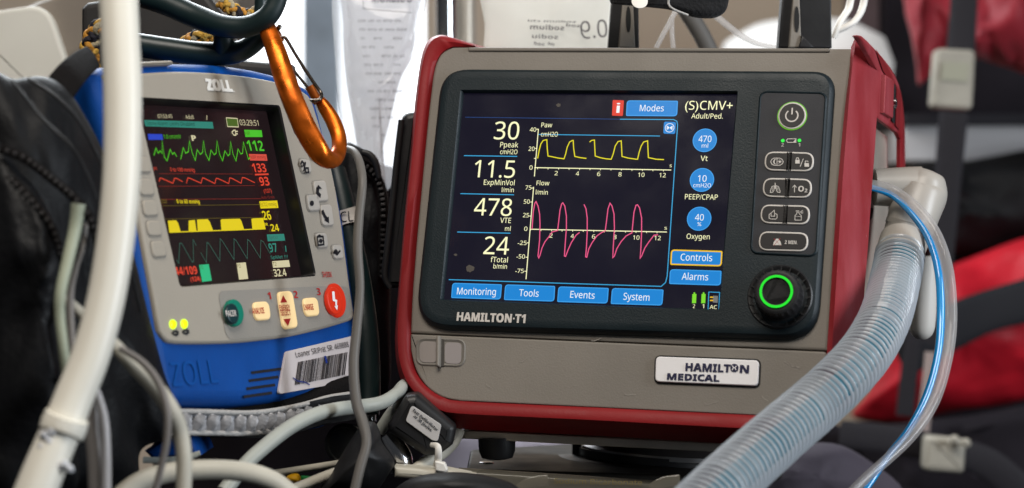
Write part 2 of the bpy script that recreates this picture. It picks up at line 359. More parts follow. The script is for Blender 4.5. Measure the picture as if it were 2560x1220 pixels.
# finger latch in the door: a framed pocket with a rib
scuff = M('scuffed_grey_plastic', (.29, .265, .235), .55)
for px, py, l_, t_ in ((1478, 852, 26, -.2), (1960, 903, 40, .5), (1974, 912, 26, .3), (1300, 905, 18, -.5), (1560, 985, 30, .1), (1215, 960, 14, .8), (1760, 1010, 34, -.1), (1905, 990, 16, .9)):
    mb = MB(); stroke(mb, V, pxs(V, [(px+l_*q, py+l_*q*t_+2*math.sin(q*5)) for q in (0, .3, .6, 1)], -.0005), .00035+.0003*random.random(), -.0005, scuff); mb.build('scuff_mark', dr, 0)
mb = MB(); lo_ = rpoly(pxs(V, [(1040, 843), (1166, 848), (1164, 919), (1040, 914)]), .006, 6)
mb.loft([[V.P(x, z, -.0005) for x, z in lo_], [V.P(x, z, -.0011) for x, z in inset(lo_, .0008)], [V.P(x, z, -.0004) for x, z in inset(lo_, .0022)], [V.P(x, z, .0002-.0007) for x, z in inset(lo_, .003)]], M('latch_rim_grey', (.2, .185, .165), .5), True, False, True)
lat_in = rpoly(pxs(V, [(1050, 853), (1096, 855), (1096, 908), (1050, 906)]), .004, 5); sheet(mb, V, lat_in, -.0009, M('latch_pocket_light', (.3, .27, .255), .5))
lat_in = rpoly(pxs(V, [(1113, 856), (1155, 858), (1154, 911), (1113, 909)]), .003, 5); sheet(mb, V, lat_in, -.0009, M('latch_pocket_pale', (.3, .27, .265), .5))
slab(mb, V, rpoly(pxs(V, [(1096, 842), (1105, 842), (1104, 920), (1095, 919)]), .001, 3), -.005, 0, grey, .0012)
sheet(mb, V, pxs(V, [(1105, 848), (1112, 849), (1111, 916), (1104, 916)]), -.0011, M('latch_slot', (.06, .055, .05), .6)); mb.build('latch', dr)
# brand plate on the door
mb = MB(); bp = rpoly(pxs(V, [(1640, 891), (1901, 901), (1898, 968), (1638, 957)]), .0032, 6); sheet(mb, V, inset(bp, -.0006), -.0008, grey_gap)
slab(mb, V, inset(bp, .0004), -.0024, -.0006, white_p, .0006); Y = -.0028
text(mb, V, 'HAMILT', 1713, 1826, 927, 20, navy, Y, .05, 931); text(mb, V, 'N', 1849, 1872, 932, 20, navy, Y, .05, 933); text(mb, V, 'MEDICAL', 1667, 1798, 949, 16.5, navy, Y, .05, 954)
c = uv(1838, 922); k = .0024; mb.add([V.P(*p, Y) for p in circ(c, k, 24)], [tuple(range(24))], navy)
for sx in (-1, 1): stroke(mb, V, [(c[0]+sx*.0012, c[1]+.0012), (c[0]+sx*.0004, c[1]+.0002), (c[0]+sx*.0011, c[1]-.0013)], .0005, Y-.0003, white_p)
stroke(mb, V, [(c[0]-.0005, c[1]), (c[0]+.0005, c[1])], .0004, Y-.0003, white_p)
mb.build('brand_plate', dr)
# top lid strip
mb = MB(); slab(mb, V, rpoly(pxs(V, [(1170, 119), (2076, 122), (2074, 131), (1172, 129)]), .0009, 3), -.0012, .004, grey, .0009); mb.build('top_lid', vent)
# red guard: U-shaped bumper with two raised corners
out_px = [(1190, 117), (1140, 98), (1112, 88), (1092, 89), (1072, 100), (1056, 132), (1045, 195), (1034, 290), (1022, 430), (1010, 560), (999, 690), (989, 810), (988, 870), (996, 930), (1016, 980), (1050, 1025), (1095, 1056), (1150, 1072)]
in_l = [(1186, 117.5), (1160, 117), (1133, 117), (1120, 122), (1110, 128), (1098, 142), (1086, 170), (1077, 235), (1063, 370), (1050, 500), (1038, 630), (1029, 760), (1026, 850), (1031, 905), (1048, 945), (1078, 976), (1112, 995), (1150, 1003)]
bot_o = [(1300, 1080), (1500, 1090), (1700, 1102), (1850, 1111), (1980, 1117)]; bot_i = [(1300, 1011), (1500, 1020), (1700, 1030), (1850, 1037), (1980, 1043)]
inn = in_l+bot_i; outr = out_px+bot_o
inn = cat_rom(inn, 3); outr = cat_rom(outr, 3)
A_ = pxs(V, inn); B_ = pxs(V, outr, .011); N = len(A_); loops = []
rails = [[], [], [], [], [], []]
for i in range(N):
    a, b = Vector(A_[i]), Vector(B_[i]); f = min(1, i/8)
    ztop = b.y; dep = .15 if i > 10 else .02+.013*i
    rails[0].append(V.P(a.x, a.y, .004)); rails[1].append(V.P(a.x, a.y, -.0008*f+.001*(1-f)))
    q = a.lerp(b, .22); rails[2].append(V.P(q.x, q.y, -.0035*f)); q = a.lerp(b, .52); rails[3].append(V.P(q.x, q.y, -.003*f+.001*(1-f)))
    rails[4].append(V.P(b.x, b.y, .011)); rails[5].append(V.P(b.x, b.y, .011)+BW*dep+V.ex*.004)
mb = MB(); mb.loft(rails, red, False); gd = mb.build('bumper_guard', vent, 50)
# right wing: front strip, broad side column, arch and rear post
ri = cat_rom([(2128, 119), (2124, 180), (2114, 260), (2104, 360), (2094, 480), (2083, 640), (2073, 800), (2062, 950), (2050, 1030)], 3)
rc = cat_rom([(2148, 92), (2138, 170), (2129, 260), (2121, 360), (2112, 480), (2102, 640), (2092, 800), (2082, 950), (2075, 1034)], 3)
rb = cat_rom([(2172, 108), (2200, 179), (2194, 260), (2188, 360), (2179, 480), (2168, 640), (2155, 800), (2140, 950), (2132, 1010)], 3)
rails = [[], [], [], [], []]
for i in range(len(ri)):
    a = uv(*ri[i]); c = uv(*rc[i], 0.0); e = uv(*rb[i], .045)
    rails[0].append(V.P(*a, .006)); rails[1].append(V.P(*a, -.0008)); rails[2].append(V.P(c[0]-.0012, c[1], -.0036)); rails[3].append(V.P(*c, .0)); rails[4].append(V.P(*e, .045))
mb = MB(); mb.loft(rails, red_s, False)
SP0 = V.P(*uv(2196, 240, .045), .045); sez = (V.ez-BW*V.ez.dot(BW)).normalized(); sey = -(sez.cross(BW)).normalized()
if sey.dot(V.ex) > 0: sey = -sey
SP = Plane(SP0, BW, sey, sez)
arch = pxs(SP, [(2146, 90), (2158, 90), (2190, 122), (2225, 163), (2248, 210), (2259, 270), (2263, 340), (2264, 480), (2254, 480), (2254, 348), (2247, 332), (2194, 293), (2199, 180), (2160, 110)])
ar = cat_rom(arch[:8], 2)+arch[8:]
mb.loft([[SP.P(x, z, .0035) for x, z in ar], [SP.P(x, z, .001) for x, z in ar], [SP.P(x, z, 0) for x, z in inset(ar, .0012)]], red_s, True, True, True)
sheet(mb, SP, pxs(SP, [(2186, 122), (2212, 160), (2243, 222), (2234, 222), (2204, 176)]), -.0008, red_dark)
slab(mb, SP, pxs(SP, [(2203, 187), (2224, 200), (2221, 296), (2199, 282)]), -.003, 0, red_s, .001)
sheet(mb, SP, pxs(SP, [(2228, 205), (2236, 214), (2233, 310), (2226, 302)]), -.001, grey_gap)
sheet(mb, SP, pxs(SP, [(2238, 216), (2250, 236), (2246, 326), (2235, 314)]), -.001, red_dark)
lathe(mb, SP.P(*SP.uv(2229, 258), -.001), -sey, [(.0035, 0), (.0035, .002), (.002, .0025)], chrome, 14)
mb.build('side_handle', vent, 40)
mb = MB(); slab(mb, SP, pxs(SP, [(2188, 288), (2256, 342), (2260, 760), (2160, 760)]), .010, .014, steel, .0005)
for pts in ([(2208, 360), (2216, 350), (2222, 372), (2222, 415), (2206, 412)], [(2204, 520), (2222, 520), (2218, 545), (2210, 556)]):
    sheet(mb, SP, rpoly(pxs(SP, pts), .004, 4), .0095, grey_gap)
for k in range(5): stroke(mb, SP, [SP.uv(2171+k*.2, 590+k*9), SP.uv(2177, 591+k*9)], .0012, .0095, grey_gap)
stroke(mb, SP, pxs(SP, [(2193, 402), (2197, 402), (2197, 372), (2193, 376), (2196, 385)]), .0008, .0095, print_m); mb.build('side_panel', vent)
# slate bezel: raised rounded frame round the screen and the keys
bz = rpoly(pxs(V, [(1107, 175), (2091, 181), (2045, 854), (1038, 824)]), [.018, .014, .022, .024], 9)
sc_o = pxs(V, [(1158, 231), (1849, 234), (1803, 781), (1107, 755)]); sc_o = rpoly(sc_o, .0012, 3)
mb = MB(); bev = []
for y_, i_ in ((.0, 0), (-.0012, .0), (-.0034, .0009), (-.0050, .0026), (-.0056, .0052), (-.0055, .008)): bev.append([V.P(x, z, y_) for x, z in inset(bz, i_)])
mb.loft(bev, slate)
ib = inset(bz, .008); vin = [V.P(x, z, -.0055) for x, z in ib]
# flat face with the screen opening: bridge outer ring to the opening by nearest parameter
def ringface(mb, pl, outer, inner, y, mat):
    n = len(outer); m = len(inner); ca = Vector((sum(p[0] for p in inner)/m, sum(p[1] for p in inner)/m))
    bm = bmesh.new(); vo = [bm.verts.new(pl.P(x, z, y)) for x, z in outer]; vi = [bm.verts.new(pl.P(x, z, y)) for x, z in inner]
    es = [bm.edges.new((vo[i], vo[(i+1) % n])) for i in range(n)]+[bm.edges.new((vi[i], vi[(i+1) % m])) for i in range(m)]
    bmesh.ops.triangle_fill(bm, use_beauty=True, edges=es)
    bm.verts.index_update(); mb.add([v.co.copy() for v in bm.verts], [tuple(v.index for v in f.verts) for f in bm.faces], mat); bm.free()
ringface(mb, V, ib, sc_o, -.0055, slate)
si = inset(sc_o, .0012)
mb.loft([[V.P(x, z, -.0055) for x, z in sc_o], [V.P(x, z, -.0048) for x, z in inset(sc_o, .0006)], [V.P(x, z, -.0018) for x, z in si]], slate)
text(mb, V, 'HAMILTON·T1', 1141, 1313, 802, 22, print_m, -.0058, .055, 808); mb.build('bezel', vent)
# ---- touch screen
mb = MB(); sheet(mb, V, si, -.0019, screen_m); y1, y2, y3 = -.0021, -.0023, -.0025
def S_(pts, wd, mat, closed=False, y=y1): stroke(mb, V, pxs(V, pts, y), wd*.000243, y, mat, closed)
def T_(s, x0, x1, yb, cap, mat=cream, bold=.0, y=y2, yb1=None): text(mb, V, s, x0, x1, yb, cap, mat, y, bold, yb1)
S_([(1163, 293), (1550, 298)], 1.6, dkblue); S_([(1550, 298), (1684, 299), (1692, 303), (1694, 312), (1668, 690), (1664, 706), (1653, 716), (1400, 708), (1122, 699)], 2.2, cyan)
for a, b in (((1160, 389), (1293, 391)), ((1151, 484), (1285, 487)), ((1143, 580), (1276, 583))): S_([a, b], 2.2, cyan)
for s, x0, x1, yb, cp in (('30', 1234, 1296, 348, 44), ('11.5', 1184, 1286, 443, 43), ('478', 1184, 1278, 538, 43), ('24', 1208, 1271, 635, 44)): T_(s, x0, x1, yb, cp, cream, .004)
for s, x0, x1, yb in (('Ppeak', 1250, 1295, 368), ('cmH2O', 1250, 1293, 385), ('ExpMinVol', 1209, 1286, 462), ('l/min', 1254, 1284, 480), ('VTE', 1250, 1277, 557), ('ml', 1262, 1276, 577), ('fTotal', 1226, 1269, 655), ('b/min', 1233, 1267, 671)): T_(s, x0, x1, yb, 13 if s not in ('cmH2O', 'l/min', 'ml', 'b/min') else 11.5, cream, .008)
S_([(1346, 322), (1336, 441)], 2.2, cream); S_([(1336, 419), (1678, 425)], 2.2, cream); S_([(1346, 336), (1650, 340)], 2, cyan)
S_([(1334, 467), (1315, 698)], 2.2, cream); S_([(1325, 573), (1667, 580)], 2.2, cream)
for k in range(13):
    S_([(1344+k*26.2, 419.3+k*.45), (1344+k*26.2, 423+k*.45)], 1.6, cream); S_([(1326+k*26.4, 573+k*.5), (1326+k*26.4, 577+k*.5)], 1.6, cream)
for px, py in ((1346, 323), (1342, 371), (1340, 396), (1333, 470), (1331, 505), (1328, 540), (1322, 607), (1319, 643), (1316, 678)): S_([(px-5, py), (px, py)], 1.8, cream)
for s, x0, x1, yb in (('Paw', 1353, 1380, 318), ('cmH2O', 1352, 1394, 341), ('Flow', 1341, 1373, 463), ('l/min', 1339, 1369, 486)): T_(s, x0, x1, yb, 11.5, cream, .008)
for s, x0, x1, yb in (('40', 1324, 1340, 329), ('20', 1321, 1336, 377), ('0', 1323, 1331, 424), ('75', 1313, 1328, 474), ('50', 1309, 1324, 509), ('25', 1307, 1322, 543), ('0', 1310, 1318, 577), ('-25', 1294, 1316, 612), ('-50', 1291, 1312, 646), ('-75', 1288, 1309, 682)): T_(s, x0, x1, yb, 10.5, cream, .012)
for k, s in enumerate(('2', '4', '6', '8', '10', '12')):
    x = 1390+k*53.2; h = 4 if len(s) == 1 else 8; T_(s, x-h, x+h, 438+k, 10.5, cream, .012); x = 1377+k*53.3; T_(s, x-h, x+h, 594+k*1.2, 10.5, cream, .012)
T_('s', 1674, 1679, 418, 9, cream, .012); T_('s', 1661, 1667, 574, 9, cream, .012)
yw = [[(1344, 396), (1348, 375), (1352, 360), (1358, 351), (1367, 349), (1368, 370), (1370, 390), (1376, 391), (1395, 395), (1410, 397), (1414, 385), (1418, 368), (1424, 355), (1431, 351), (1433, 351), (1434, 370), (1437, 391), (1450, 394), (1466, 396)],
      [(1474, 355), (1479, 351), (1486, 350), (1487, 370), (1488, 390), (1500, 394), (1515, 397), (1528, 398), (1533, 385), (1538, 365), (1545, 354), (1553, 352), (1554, 370), (1555, 391), (1570, 395), (1590, 398), (1594, 398), (1598, 380), (1603, 365), (1609, 355), (1619, 352), (1620, 375), (1621, 394), (1640, 398), (1660, 399)]]
for p in yw: S_(p, 2.5, yel_e, y=y3)
pw = [[(1330, 573), (1333, 530), (1337, 508), (1340, 504), (1345, 515), (1349, 535), (1350, 560), (1349, 600), (1345, 640), (1347, 645), (1350, 638), (1355, 620), (1362, 605), (1372, 592), (1380, 580), (1394, 576), (1396, 560), (1400, 525), (1404, 510), (1407, 507), (1412, 515), (1416, 540), (1416, 570), (1413, 610), (1411, 640), (1414, 641), (1420, 625), (1428, 607), (1440, 588), (1449, 581)],
      [(1460, 511), (1465, 522), (1468, 545), (1468, 580), (1466, 620), (1464, 642), (1467, 643), (1472, 622), (1480, 607), (1492, 590), (1503, 582), (1513, 577), (1516, 555), (1520, 522), (1525, 508), (1530, 515), (1535, 535), (1536, 570), (1533, 620), (1532, 644), (1536, 640), (1542, 622), (1552, 605), (1565, 590), (1580, 582), (1582, 560), (1585, 530), (1590, 513), (1594, 512), (1599, 520), (1604, 545), (1604, 580), (1602, 625), (1600, 646), (1604, 640), (1612, 620), (1622, 605), (1635, 588), (1645, 587)]]
for p in pw: S_(p, 2.5, pink_e, y=y3)
T_('(S)CMV+', 1712, 1831, 274, 22, cream, .004); T_('Adult/Ped.', 1728, 1807, 296, 12.5, cream, .008)
for s, x0, x1, yb in (('Vt', 1751, 1769, 402), ('PEEP/CPAP', 1712, 1794, 498), ('Oxygen', 1716, 1774, 597)): T_(s, x0, x1, yb, 13, cream, .008)
for x, lb in ((1736, '2'), (1759, '1')):
    sheet(mb, V, pxs(V, [(x-5, 735), (x+5, 735), (x+4, 758), (x-6, 758)], y1), y1, grn_e); sheet(mb, V, pxs(V, [(x-2, 731), (x+2, 731), (x+2, 735), (x-2, 735)], y1), y1, grn_e); T_(lb, x-4, x+1, 770, 9.5, cream, .012)
S_([(1772, 730), (1799, 731), (1797, 776), (1770, 775)], 1.8, cyan, True); T_('AC', 1774, 1792, 772, 9.5, cream, .012)
sheet(mb, V, pxs(V, [(1783, 739), (1795, 740), (1794, 757), (1782, 756)], y1), y1, glow('display_grey', '#8a8a86', .7))
for yy in (743, 751): S_([(1775, yy), (1783, yy)], 3, ylow_e)
smg = M('fingerprint_smudge', (.09, .08, .07), .7)
for px, py, rr in ((1397, 263, 8), (1139, 637, 5), (1174, 672, 14)):
    c = uv(px, py, y1); pts = [(c[0]+rr*.00024*(.6+.5*random.random())*math.cos(a), c[1]+rr*.00017*(.6+.5*random.random())*math.sin(a)) for a in (2*math.pi*i/14 for i in range(14))]; sheet(mb, V, pts, y1, smg)

sc = mb.build('touch_screen', vent, 0)
def sbutton(q, s, x0, x1, yb, cap, name='screen_button', edge=blue_hi, r=(.0022, .0008, .0022, .0008), fill=blue_b, yb1=None, ew=2.2):
    m_ = MB(); o_ = rpoly(pxs(V, q, y1), list(r), 4); sheet(m_, V, o_, y1, fill); stroke(m_, V, inset(o_, .0003), ew*.000243, y2, edge, True)
    text(m_, V, s, x0, x1, yb, cap, white_e, y3, .012, yb1); return m_.build(name, sc, 0)
sbutton([(1567, 251), (1695, 252), (1693, 291), (1565, 290)], 'Modes', 1599, 1659, 278, 16)
sbutton([(1678, 624), (1806, 628), (1804, 666), (1676, 662)], 'Controls', 1701, 1780, 651, 17, edge=ylow_e, yb1=653, ew=3.4)
sbutton([(1675, 673), (1804, 677), (1802, 714), (1673, 710)], 'Alarms', 1704, 1770, 699, 17, yb1=701)
sbutton([(1131, 707), (1255, 711), (1252, 749), (1128, 745)], 'Monitoring', 1142, 1239, 736, 17, yb1=738)
sbutton([(1263, 711), (1388, 715), (1386, 754), (1260, 750)], 'Tools', 1297, 1346, 740, 17, yb1=742)
sbutton([(1396, 716), (1522, 720), (1519, 759), (1393, 755)], 'Events', 1425, 1486, 744, 17, yb1=747)
sbutton([(1530, 720), (1659, 724), (1656, 764), (1527, 760)], 'System', 1558, 1623, 749, 17, yb1=752)
m_ = sbutton([(1532, 250), (1560, 251), (1557, 290), (1530, 289)], 'i', 1540, 1549, 282, 24, 'info_icon', red_e, (.0006,)*4, red_e)
m_ = MB(); o_ = rpoly(pxs(V, [(1660, 304), (1690, 305), (1688, 335), (1658, 334)], y1), .0012, 4); sheet(m_, V, o_, y1, blue_b)
c = V.uv(1674, 319.5, y2); stroke(m_, V, circ(c, .0027, 20), .00035, y2, white_e, True)
for sx in (-1, 1):
    m_.add([V.P(c[0]+sx*a*.001, c[1]+b*.001, y2) for a, b in ((0, .0), (1.3, 1.2), (1.3, -1.2))], [(0, 1, 2)], white_e); stroke(m_, V, [(c[0]+sx*.0016, c[1]+.0012), (c[0]+sx*.0016, c[1]-.0012)], .00035, y2, white_e)
m_.build('skip_icon', sc, 0)
for cx, cy, a, ax, b, bx in ((1762, 351, '470', 16, 'ml', 8), (1755, 450, '10', 11, 'cmH2O', 22), (1748, 547, '40', 11, '%', 5)):
    m_ = MB(); c = V.uv(cx, cy, y1); m_.add([V.P(*p, y1) for p in circ(c, .0073, 40)], [tuple(range(40))], blue_b); stroke(m_, V, circ(c, .0071, 40), .0005, y2, blue_hi, True)
    text(m_, V, a, cx-ax, cx+ax, cy+4, 16, white_e, y3, .012); text(m_, V, b, cx-bx, cx+bx, cy+18, 10, white_e, y3, .012); m_.build('setting_dial', sc, 0)
# ---- keypad and control knob
YB = -.0055
mb = MB(); kp = rpoly(pxs(V, [(1902, 230), (2065, 234), (2040, 640), (1878, 632)], YB), .0046, 7)
mb.loft([[V.P(x, z, YB+.0006) for x, z in inset(kp, -.0012)], [V.P(x, z, YB-.0006) for x, z in inset(kp, -.0006)], [V.P(x, z, YB-.0009) for x, z in kp], [V.P(x, z, YB-.0005) for x, z in inset(kp, .0006)]], slate)
sheet(mb, V, inset(kp, .0005), YB-.0005, keypad_m)
yk = YB-.0009
for px, py in ((1957, 351.5), (1998.5, 351)): mb.add([V.P(*p, yk) for p in circ(V.uv(px, py, yk), .0011, 16)], [tuple(range(16))], led_g)
stroke(mb, V, pxs(V, [(1966, 351), (1969, 347), (1990, 347), (1990, 356), (1969, 356)], yk), .0004, yk, print_m, True); sheet(mb, V, pxs(V, [(1982, 356), (1990, 347), (1990, 356)], yk), yk, print_m)
text(mb, V, '2', 1953, 1959, 366, 8, print_m, yk, .01); text(mb, V, '1', 1995, 2000, 366, 8, print_m, yk, .01)
kpad = mb.build('keypad', vent, 40)
m_ = MB(); c = V.uv(1981, 291, YB)
m_.add([V.P(*p, YB-.0008) for p in circ(c, .0089, 48)], [tuple(range(48))], pow_g); slab(m_, V, circ(c, .0082, 48), YB-.0016, YB, print_m, .0003); slab(m_, V, circ(c, .0074, 48), YB-.0019, YB, key_m, .0002)
yy = YB-.0022; stroke(m_, V, [(c[0]+.0036*math.sin(a), c[1]-.0002+.0036*math.cos(a)) for a in (math.radians(38+i*284/24) for i in range(25))], .0008, yy, print_m); stroke(m_, V, [(c[0], c[1]+.0005), (c[0], c[1]+.0046)], .0008, yy, print_m); m_.build('power_key', kpad, 30)
def key(q, rad, icon):
    m_ = MB(); o_ = rpoly(pxs(V, q, YB), rad, 8); slab(m_, V, o_, YB-.0014, YB, print_m, .0004); slab(m_, V, inset(o_, .0009), YB-.0017, YB, key_m, .0002)
    cx = sum(p[0] for p in q)/4; cy = sum(p[1] for p in q)/4; y_ = YB-.002
    def s(pts, wd=1.6, cl=False, mt=print_m): stroke(m_, V, pxs(V, [(cx+a, cy+b) for a, b in pts], y_), wd*.000243, y_, mt, cl)
    def fl(pts, mt=print_m): sheet(m_, V, pxs(V, [(cx+a, cy+b) for a, b in pts], y_), y_, mt)
    icon(s, fl, m_, cx, cy, y_); m_.build('key', kpad, 30)
def ic_light(s, fl, m_, cx, cy, y_):
    s([(-7, -9), (7, -9), (13, -6), (16, 0), (13, 6), (7, 9), (-7, 9), (-13, 6), (-16, 0), (-13, -6)], 1.5, True); s([(0, -9), (0, 9)], 1.3)
    fl([(-2, -7), (-7, -6), (-10, 0), (-7, 6), (-2, 7), (-6, 3), (-6, -3)]); fl([(7+3*math.cos(a), 3*math.sin(a)) for a in (i*.785 for i in range(8))])
    for i in range(8): s([(7+4.5*math.cos(i*.785), 4.5*math.sin(i*.785)), (7+6.5*math.cos(i*.785), 6.5*math.sin(i*.785))], 1)
def ic_lock(s, fl, m_, cx, cy, y_):
    fl([(-17, -6), (-6, -6), (-6, 3), (-17, 3)]); s([(-15, -6), (-14, -11), (-9, -11), (-8, -6)], 1.5); s([(3, -9), (-5, 11)], 1.5); fl([(6, 2), (17, 2), (17, 11), (6, 11)]); s([(8, 2), (8, -3), (14, -3), (15, -1)], 1.5)
def ic_lung(s, fl, m_, cx, cy, y_):
    s([(0, -13), (0, 2)], 2); s([(-2, -6), (-8, -4), (-12, 6), (-12, 11), (-6, 10), (-3, 6), (-2, -6)], 1.5); s([(2, -6), (8, -4), (12, 6), (12, 11), (6, 10), (3, 6), (2, -6)], 1.5); s([(-6, -2), (-7, 7)], 1); s([(6, -2), (7, 7)], 1)
def ic_oxy(s, fl, m_, cx, cy, y_):
    s([(-14, 9), (-14, -9)], 1.6); s([(-19, -3), (-14, -9), (-9, -3)], 1.6); text(m_, V, 'O', cx-5, cx+9, cy+7, 14, print_m, y_, .04); text(m_, V, '2', cx+11, cx+18, cy+9, 9, print_m, y_, .03)
def ic_mask(s, fl, m_, cx, cy, y_): s([(-5, -4), (-10, 0), (-10, 9), (-5, 11), (7, 11), (10, 8), (10, 0), (5, -3)], 1.5); s([(-5, 4), (-5, -4), (3, -11), (4, 4)], 1.5, True)
def ic_spray(s, fl, m_, cx, cy, y_): s([(-8, 12), (-8, 1), (-3, -4), (-3, -8), (2, -8), (3, -4), (8, 1), (8, 12)], 1.4, True); s([(-6, -11), (3, -11)], 1.5); s([(-8, 3), (8, 3)], 1); s([(6, -9), (12, -13)], 1.2); s([(6, -8), (13, -8)], 1.2); s([(6, -7), (12, -4)], 1.2)
def ic_mute(s, fl, m_, cx, cy, y_): fl([(-27, 8), (-25, 0), (-19, -8), (-14, -8), (-8, 0), (-6, 8)]); s([(-25, 9), (-9, -9)], 1.3, False, ink_red); s([(-25, -8), (-8, 9)], 1.3, False, ink_red); text(m_, V, '2 MIN.', cx+2, cx+34, cy+5, 9, print_m, y_, .02)
R0, R1 = .0055, .0005
for q, ic in (([(1914, 380), (1974, 381), (1971, 429), (1911, 427)], ic_light), ([(1909, 446), (1969, 447), (1967, 495), (1907, 493)], ic_lung), ([(1904, 512), (1964, 514), (1962, 561), (1901, 559)], ic_mask)): key(q, [R0, R1, R1, R0], ic)
for q, ic in (([(1977, 381), (2036, 383), (2034, 430), (1974, 429)], ic_lock), ([(1972, 447), (2031, 449), (2029, 496), (1969, 495)], ic_oxy), ([(1967, 514), (2026, 515), (2024, 563), (1964, 561)], ic_spray)): key(q, [R1, R0, R0, R1], ic)
key([(1900, 579), (2022, 583), (2020, 630), (1896, 627)], [R0]*4, ic_mute)
kc = V.P(*V.uv(1950, 742, YB), YB); ax = -V.ey
m_ = MB(); lathe(m_, kc, ax, [(.0192, -.001), (.0190, .0006), (.0183, .0012), (.0172, .0010), (.0165, .0002), (.0150, -.0002), (.0138, .0004), (.0135, .0006)], blackp, 64)
for i in range(20):
    a = 2*math.pi*i/20; p = Vector((math.cos(a), math.sin(a))); c0 = V.uv(1950, 742, YB)
    stroke(m_, V, [(c0[0]+p.x*.0150, c0[1]+p.y*.0150), (c0[0]+p.x*.0182, c0[1]+p.y*.0182)], .0007, YB-.0016, grey_gap)
kn = m_.build('control_knob', vent, 40)
m_ = MB(); seg = 72; loops = []
for r_, h_, rip in ((.0136, 0, 0), (.0136, .004, 1), (.0134, .011, 1), (.0128, .0128, .5), (.0118, .0134, 0), (.0108, .0134, 0)):
    loops.append([kc+ax*h_+(V.ex*math.cos(q)+V.ez*math.sin(q))*(r_+(.00035*math.cos(q*24) if rip else 0)*rip) for q in (2*math.pi*i/seg for i in range(seg))])
m_.loft(loops, blackr, True, False, True); lathe(m_, kc+ax*.0128, ax, [(.0098, 0), (.0098, .0012), (.0092, .0014), (.0082, .0014), (.0078, .0012), (.0078, .0006)], blackr, 48); m_.build('dial_cap', kn, 40)
m_ = MB(); lo = [[kc+ax*(.0145+h)+(V.ex*math.cos(q)+V.ez*math.sin(q))*r_ for q in (2*math.pi*i/64 for i in range(64))] for r_, h in ((.0098, -.001), (.0096, 0), (.0083, 0), (.0080, -.001))]
m_.loft(lo, ring_g); m_.build('light_ring', kn, 40)
# top mounting arms standing on the ventilator
def arm(px, name, lab, w0, w1, xo):
    m_ = MB(); d = 1.30
    for (a, b, dd, mt, th) in ((w0[0], w0[1], d, blackp, .012),):
        slab(m_, Plane((0, dd, 0), (1, 0, 0), (0, 1, 0), (0, 0, 1)), [(W(x, y, dd).x, W(x, y, dd).z) for x, y in ((a, 119), (b, 119), (b-2, -40), (a+12, -40))], 0, th, mt, .001, cap1=True)
    slab(m_, Plane((0, d-.004, 0), (1, 0, 0), (0, 1, 0), (0, 0, 1)), [(W(x, y, d-.004).x, W(x, y, d-.004).z) for x, y in ((w1[0], 119), (w1[1], 119), (w1[1]-6, -40), (w1[0]+14, -40))], 0, .006, grey, .001, cap1=True)
    c = W((w1[0]+w1[1])/2+4, 48, d-.005); lo = [(c.x+.0017*math.cos(a), c.z+.0085*math.sin(a)) for a in (2*math.pi*i/20 for i in range(20))]
    sheet(m_, Plane((0, d-.0045, 0), (1, 0, 0), (0, 1, 0), (0, 0, 1)), lo, 0, grey_gap)
    if xo: slab(m_, Plane((0, d-.006, 0), (1, 0, 0), (0, 1, 0), (0, 0, 1)), [(W(x, y, d-.006).x, W(x, y, d-.006).z) for x, y in ((1996, 119), (2036, 119), (2006, 88))], 0, .006, blackp, .001, cap1=True)
    o = m_.build(name, None, 30); tag(o, lab, 'bracket')
arm(1560, 'mounting_bracket', 'dark slotted bracket under the black padded strap above the screen', (1520, 1598), (1546, 1588), 0)
arm(2010, 'mounting_bracket', 'wider dark slotted bracket at the ventilator top beside its red handle', (1946, 2080), (1972, 2004), 1)

# ------------------------------------------------------------------ mount under the ventilator
mb = MB(); d0 = 1.185
ex_ = (W(1835, 1110, 1.17)-W(1147, 1075, 1.225)).normalized(); ezp = ex_.cross(Vector((0, 1, 0))).normalized(); eyp = ezp.cross(ex_)
pc = W(1147, 1075, 1.225)
PP = Plane(pc, ex_, eyp, ezp)
slab(mb, PP, rpoly([(0, -.0052), (.19, -.0052), (.19, 0), (0, 0)], .001, 3), 0, .09, steel, .0006, cap1=True)
plate = mb.build('mounting_plate', None, 30); tag(plate, 'brushed metal plate carrying the red and grey ventilator', 'plate')
mb = MB(); c = W(1242, 1120, 1.225); lathe(mb, W(1242, 1093, 1.225), (.02, 0, -1), [(.0115, 0), (.0112, .008), (.0095, .0125), (.006, .0135)], blackr, 28)
tag(mb.build('rubber_bumper'), 'black rounded rubber foot under the metal plate', 'foot')
r = empty('turntable', W(1700, 1180, 1.33)); tag(r, 'round swivel mount of stacked dark discs under the metal plate', 'swivel mount')
mb = MB(); c = W(1680, 1136, 1.33); lathe(mb, c, (.06, .02, 1), [(.058, -.002), (.06, .0), (.06, .003), (.058, .004), (.05, .012)], M('disc_edge_metal', (.3, .29, .29), .3, .9), 64); mb.build('upper_disc', r, 40)
mb = MB(); c = W(1668, 1163, 1.33); lathe(mb, c, (.06, .02, 1), [(.074, -.004), (.076, -.002), (.076, .001), (.073, .003), (.05, .004)], brown_m, 64); lathe(mb, c, (.06, .02, 1), [(.06, .004), (.06, .009)], blackp, 48); mb.build('lower_disc', r, 40)
mb = MB(); tube(mb, [(1442, 1095, 1.33, 12), (1442, 1150, 1.33, 12)], blackp, n=2); mb.build('pillar', r)
r = empty('mount_base', W(1450, 1230, 1.3)); tag(r, 'dark bronze base plate below the swivel discs', 'base plate')
mb = MB(); zb = W(0, 1178, 1.22).z
slab(mb, Plane((0, 0, zb), (1, .04, -.035), (0, 0, -1), (0, 1, 0)), rpoly([(-.028, 1.225), (.15, 1.225), (.15, 1.50), (-.028, 1.34)], .004, 3), 0, .012, brown_m, .002, cap1=True); bb = mb.build('base_slab', r)
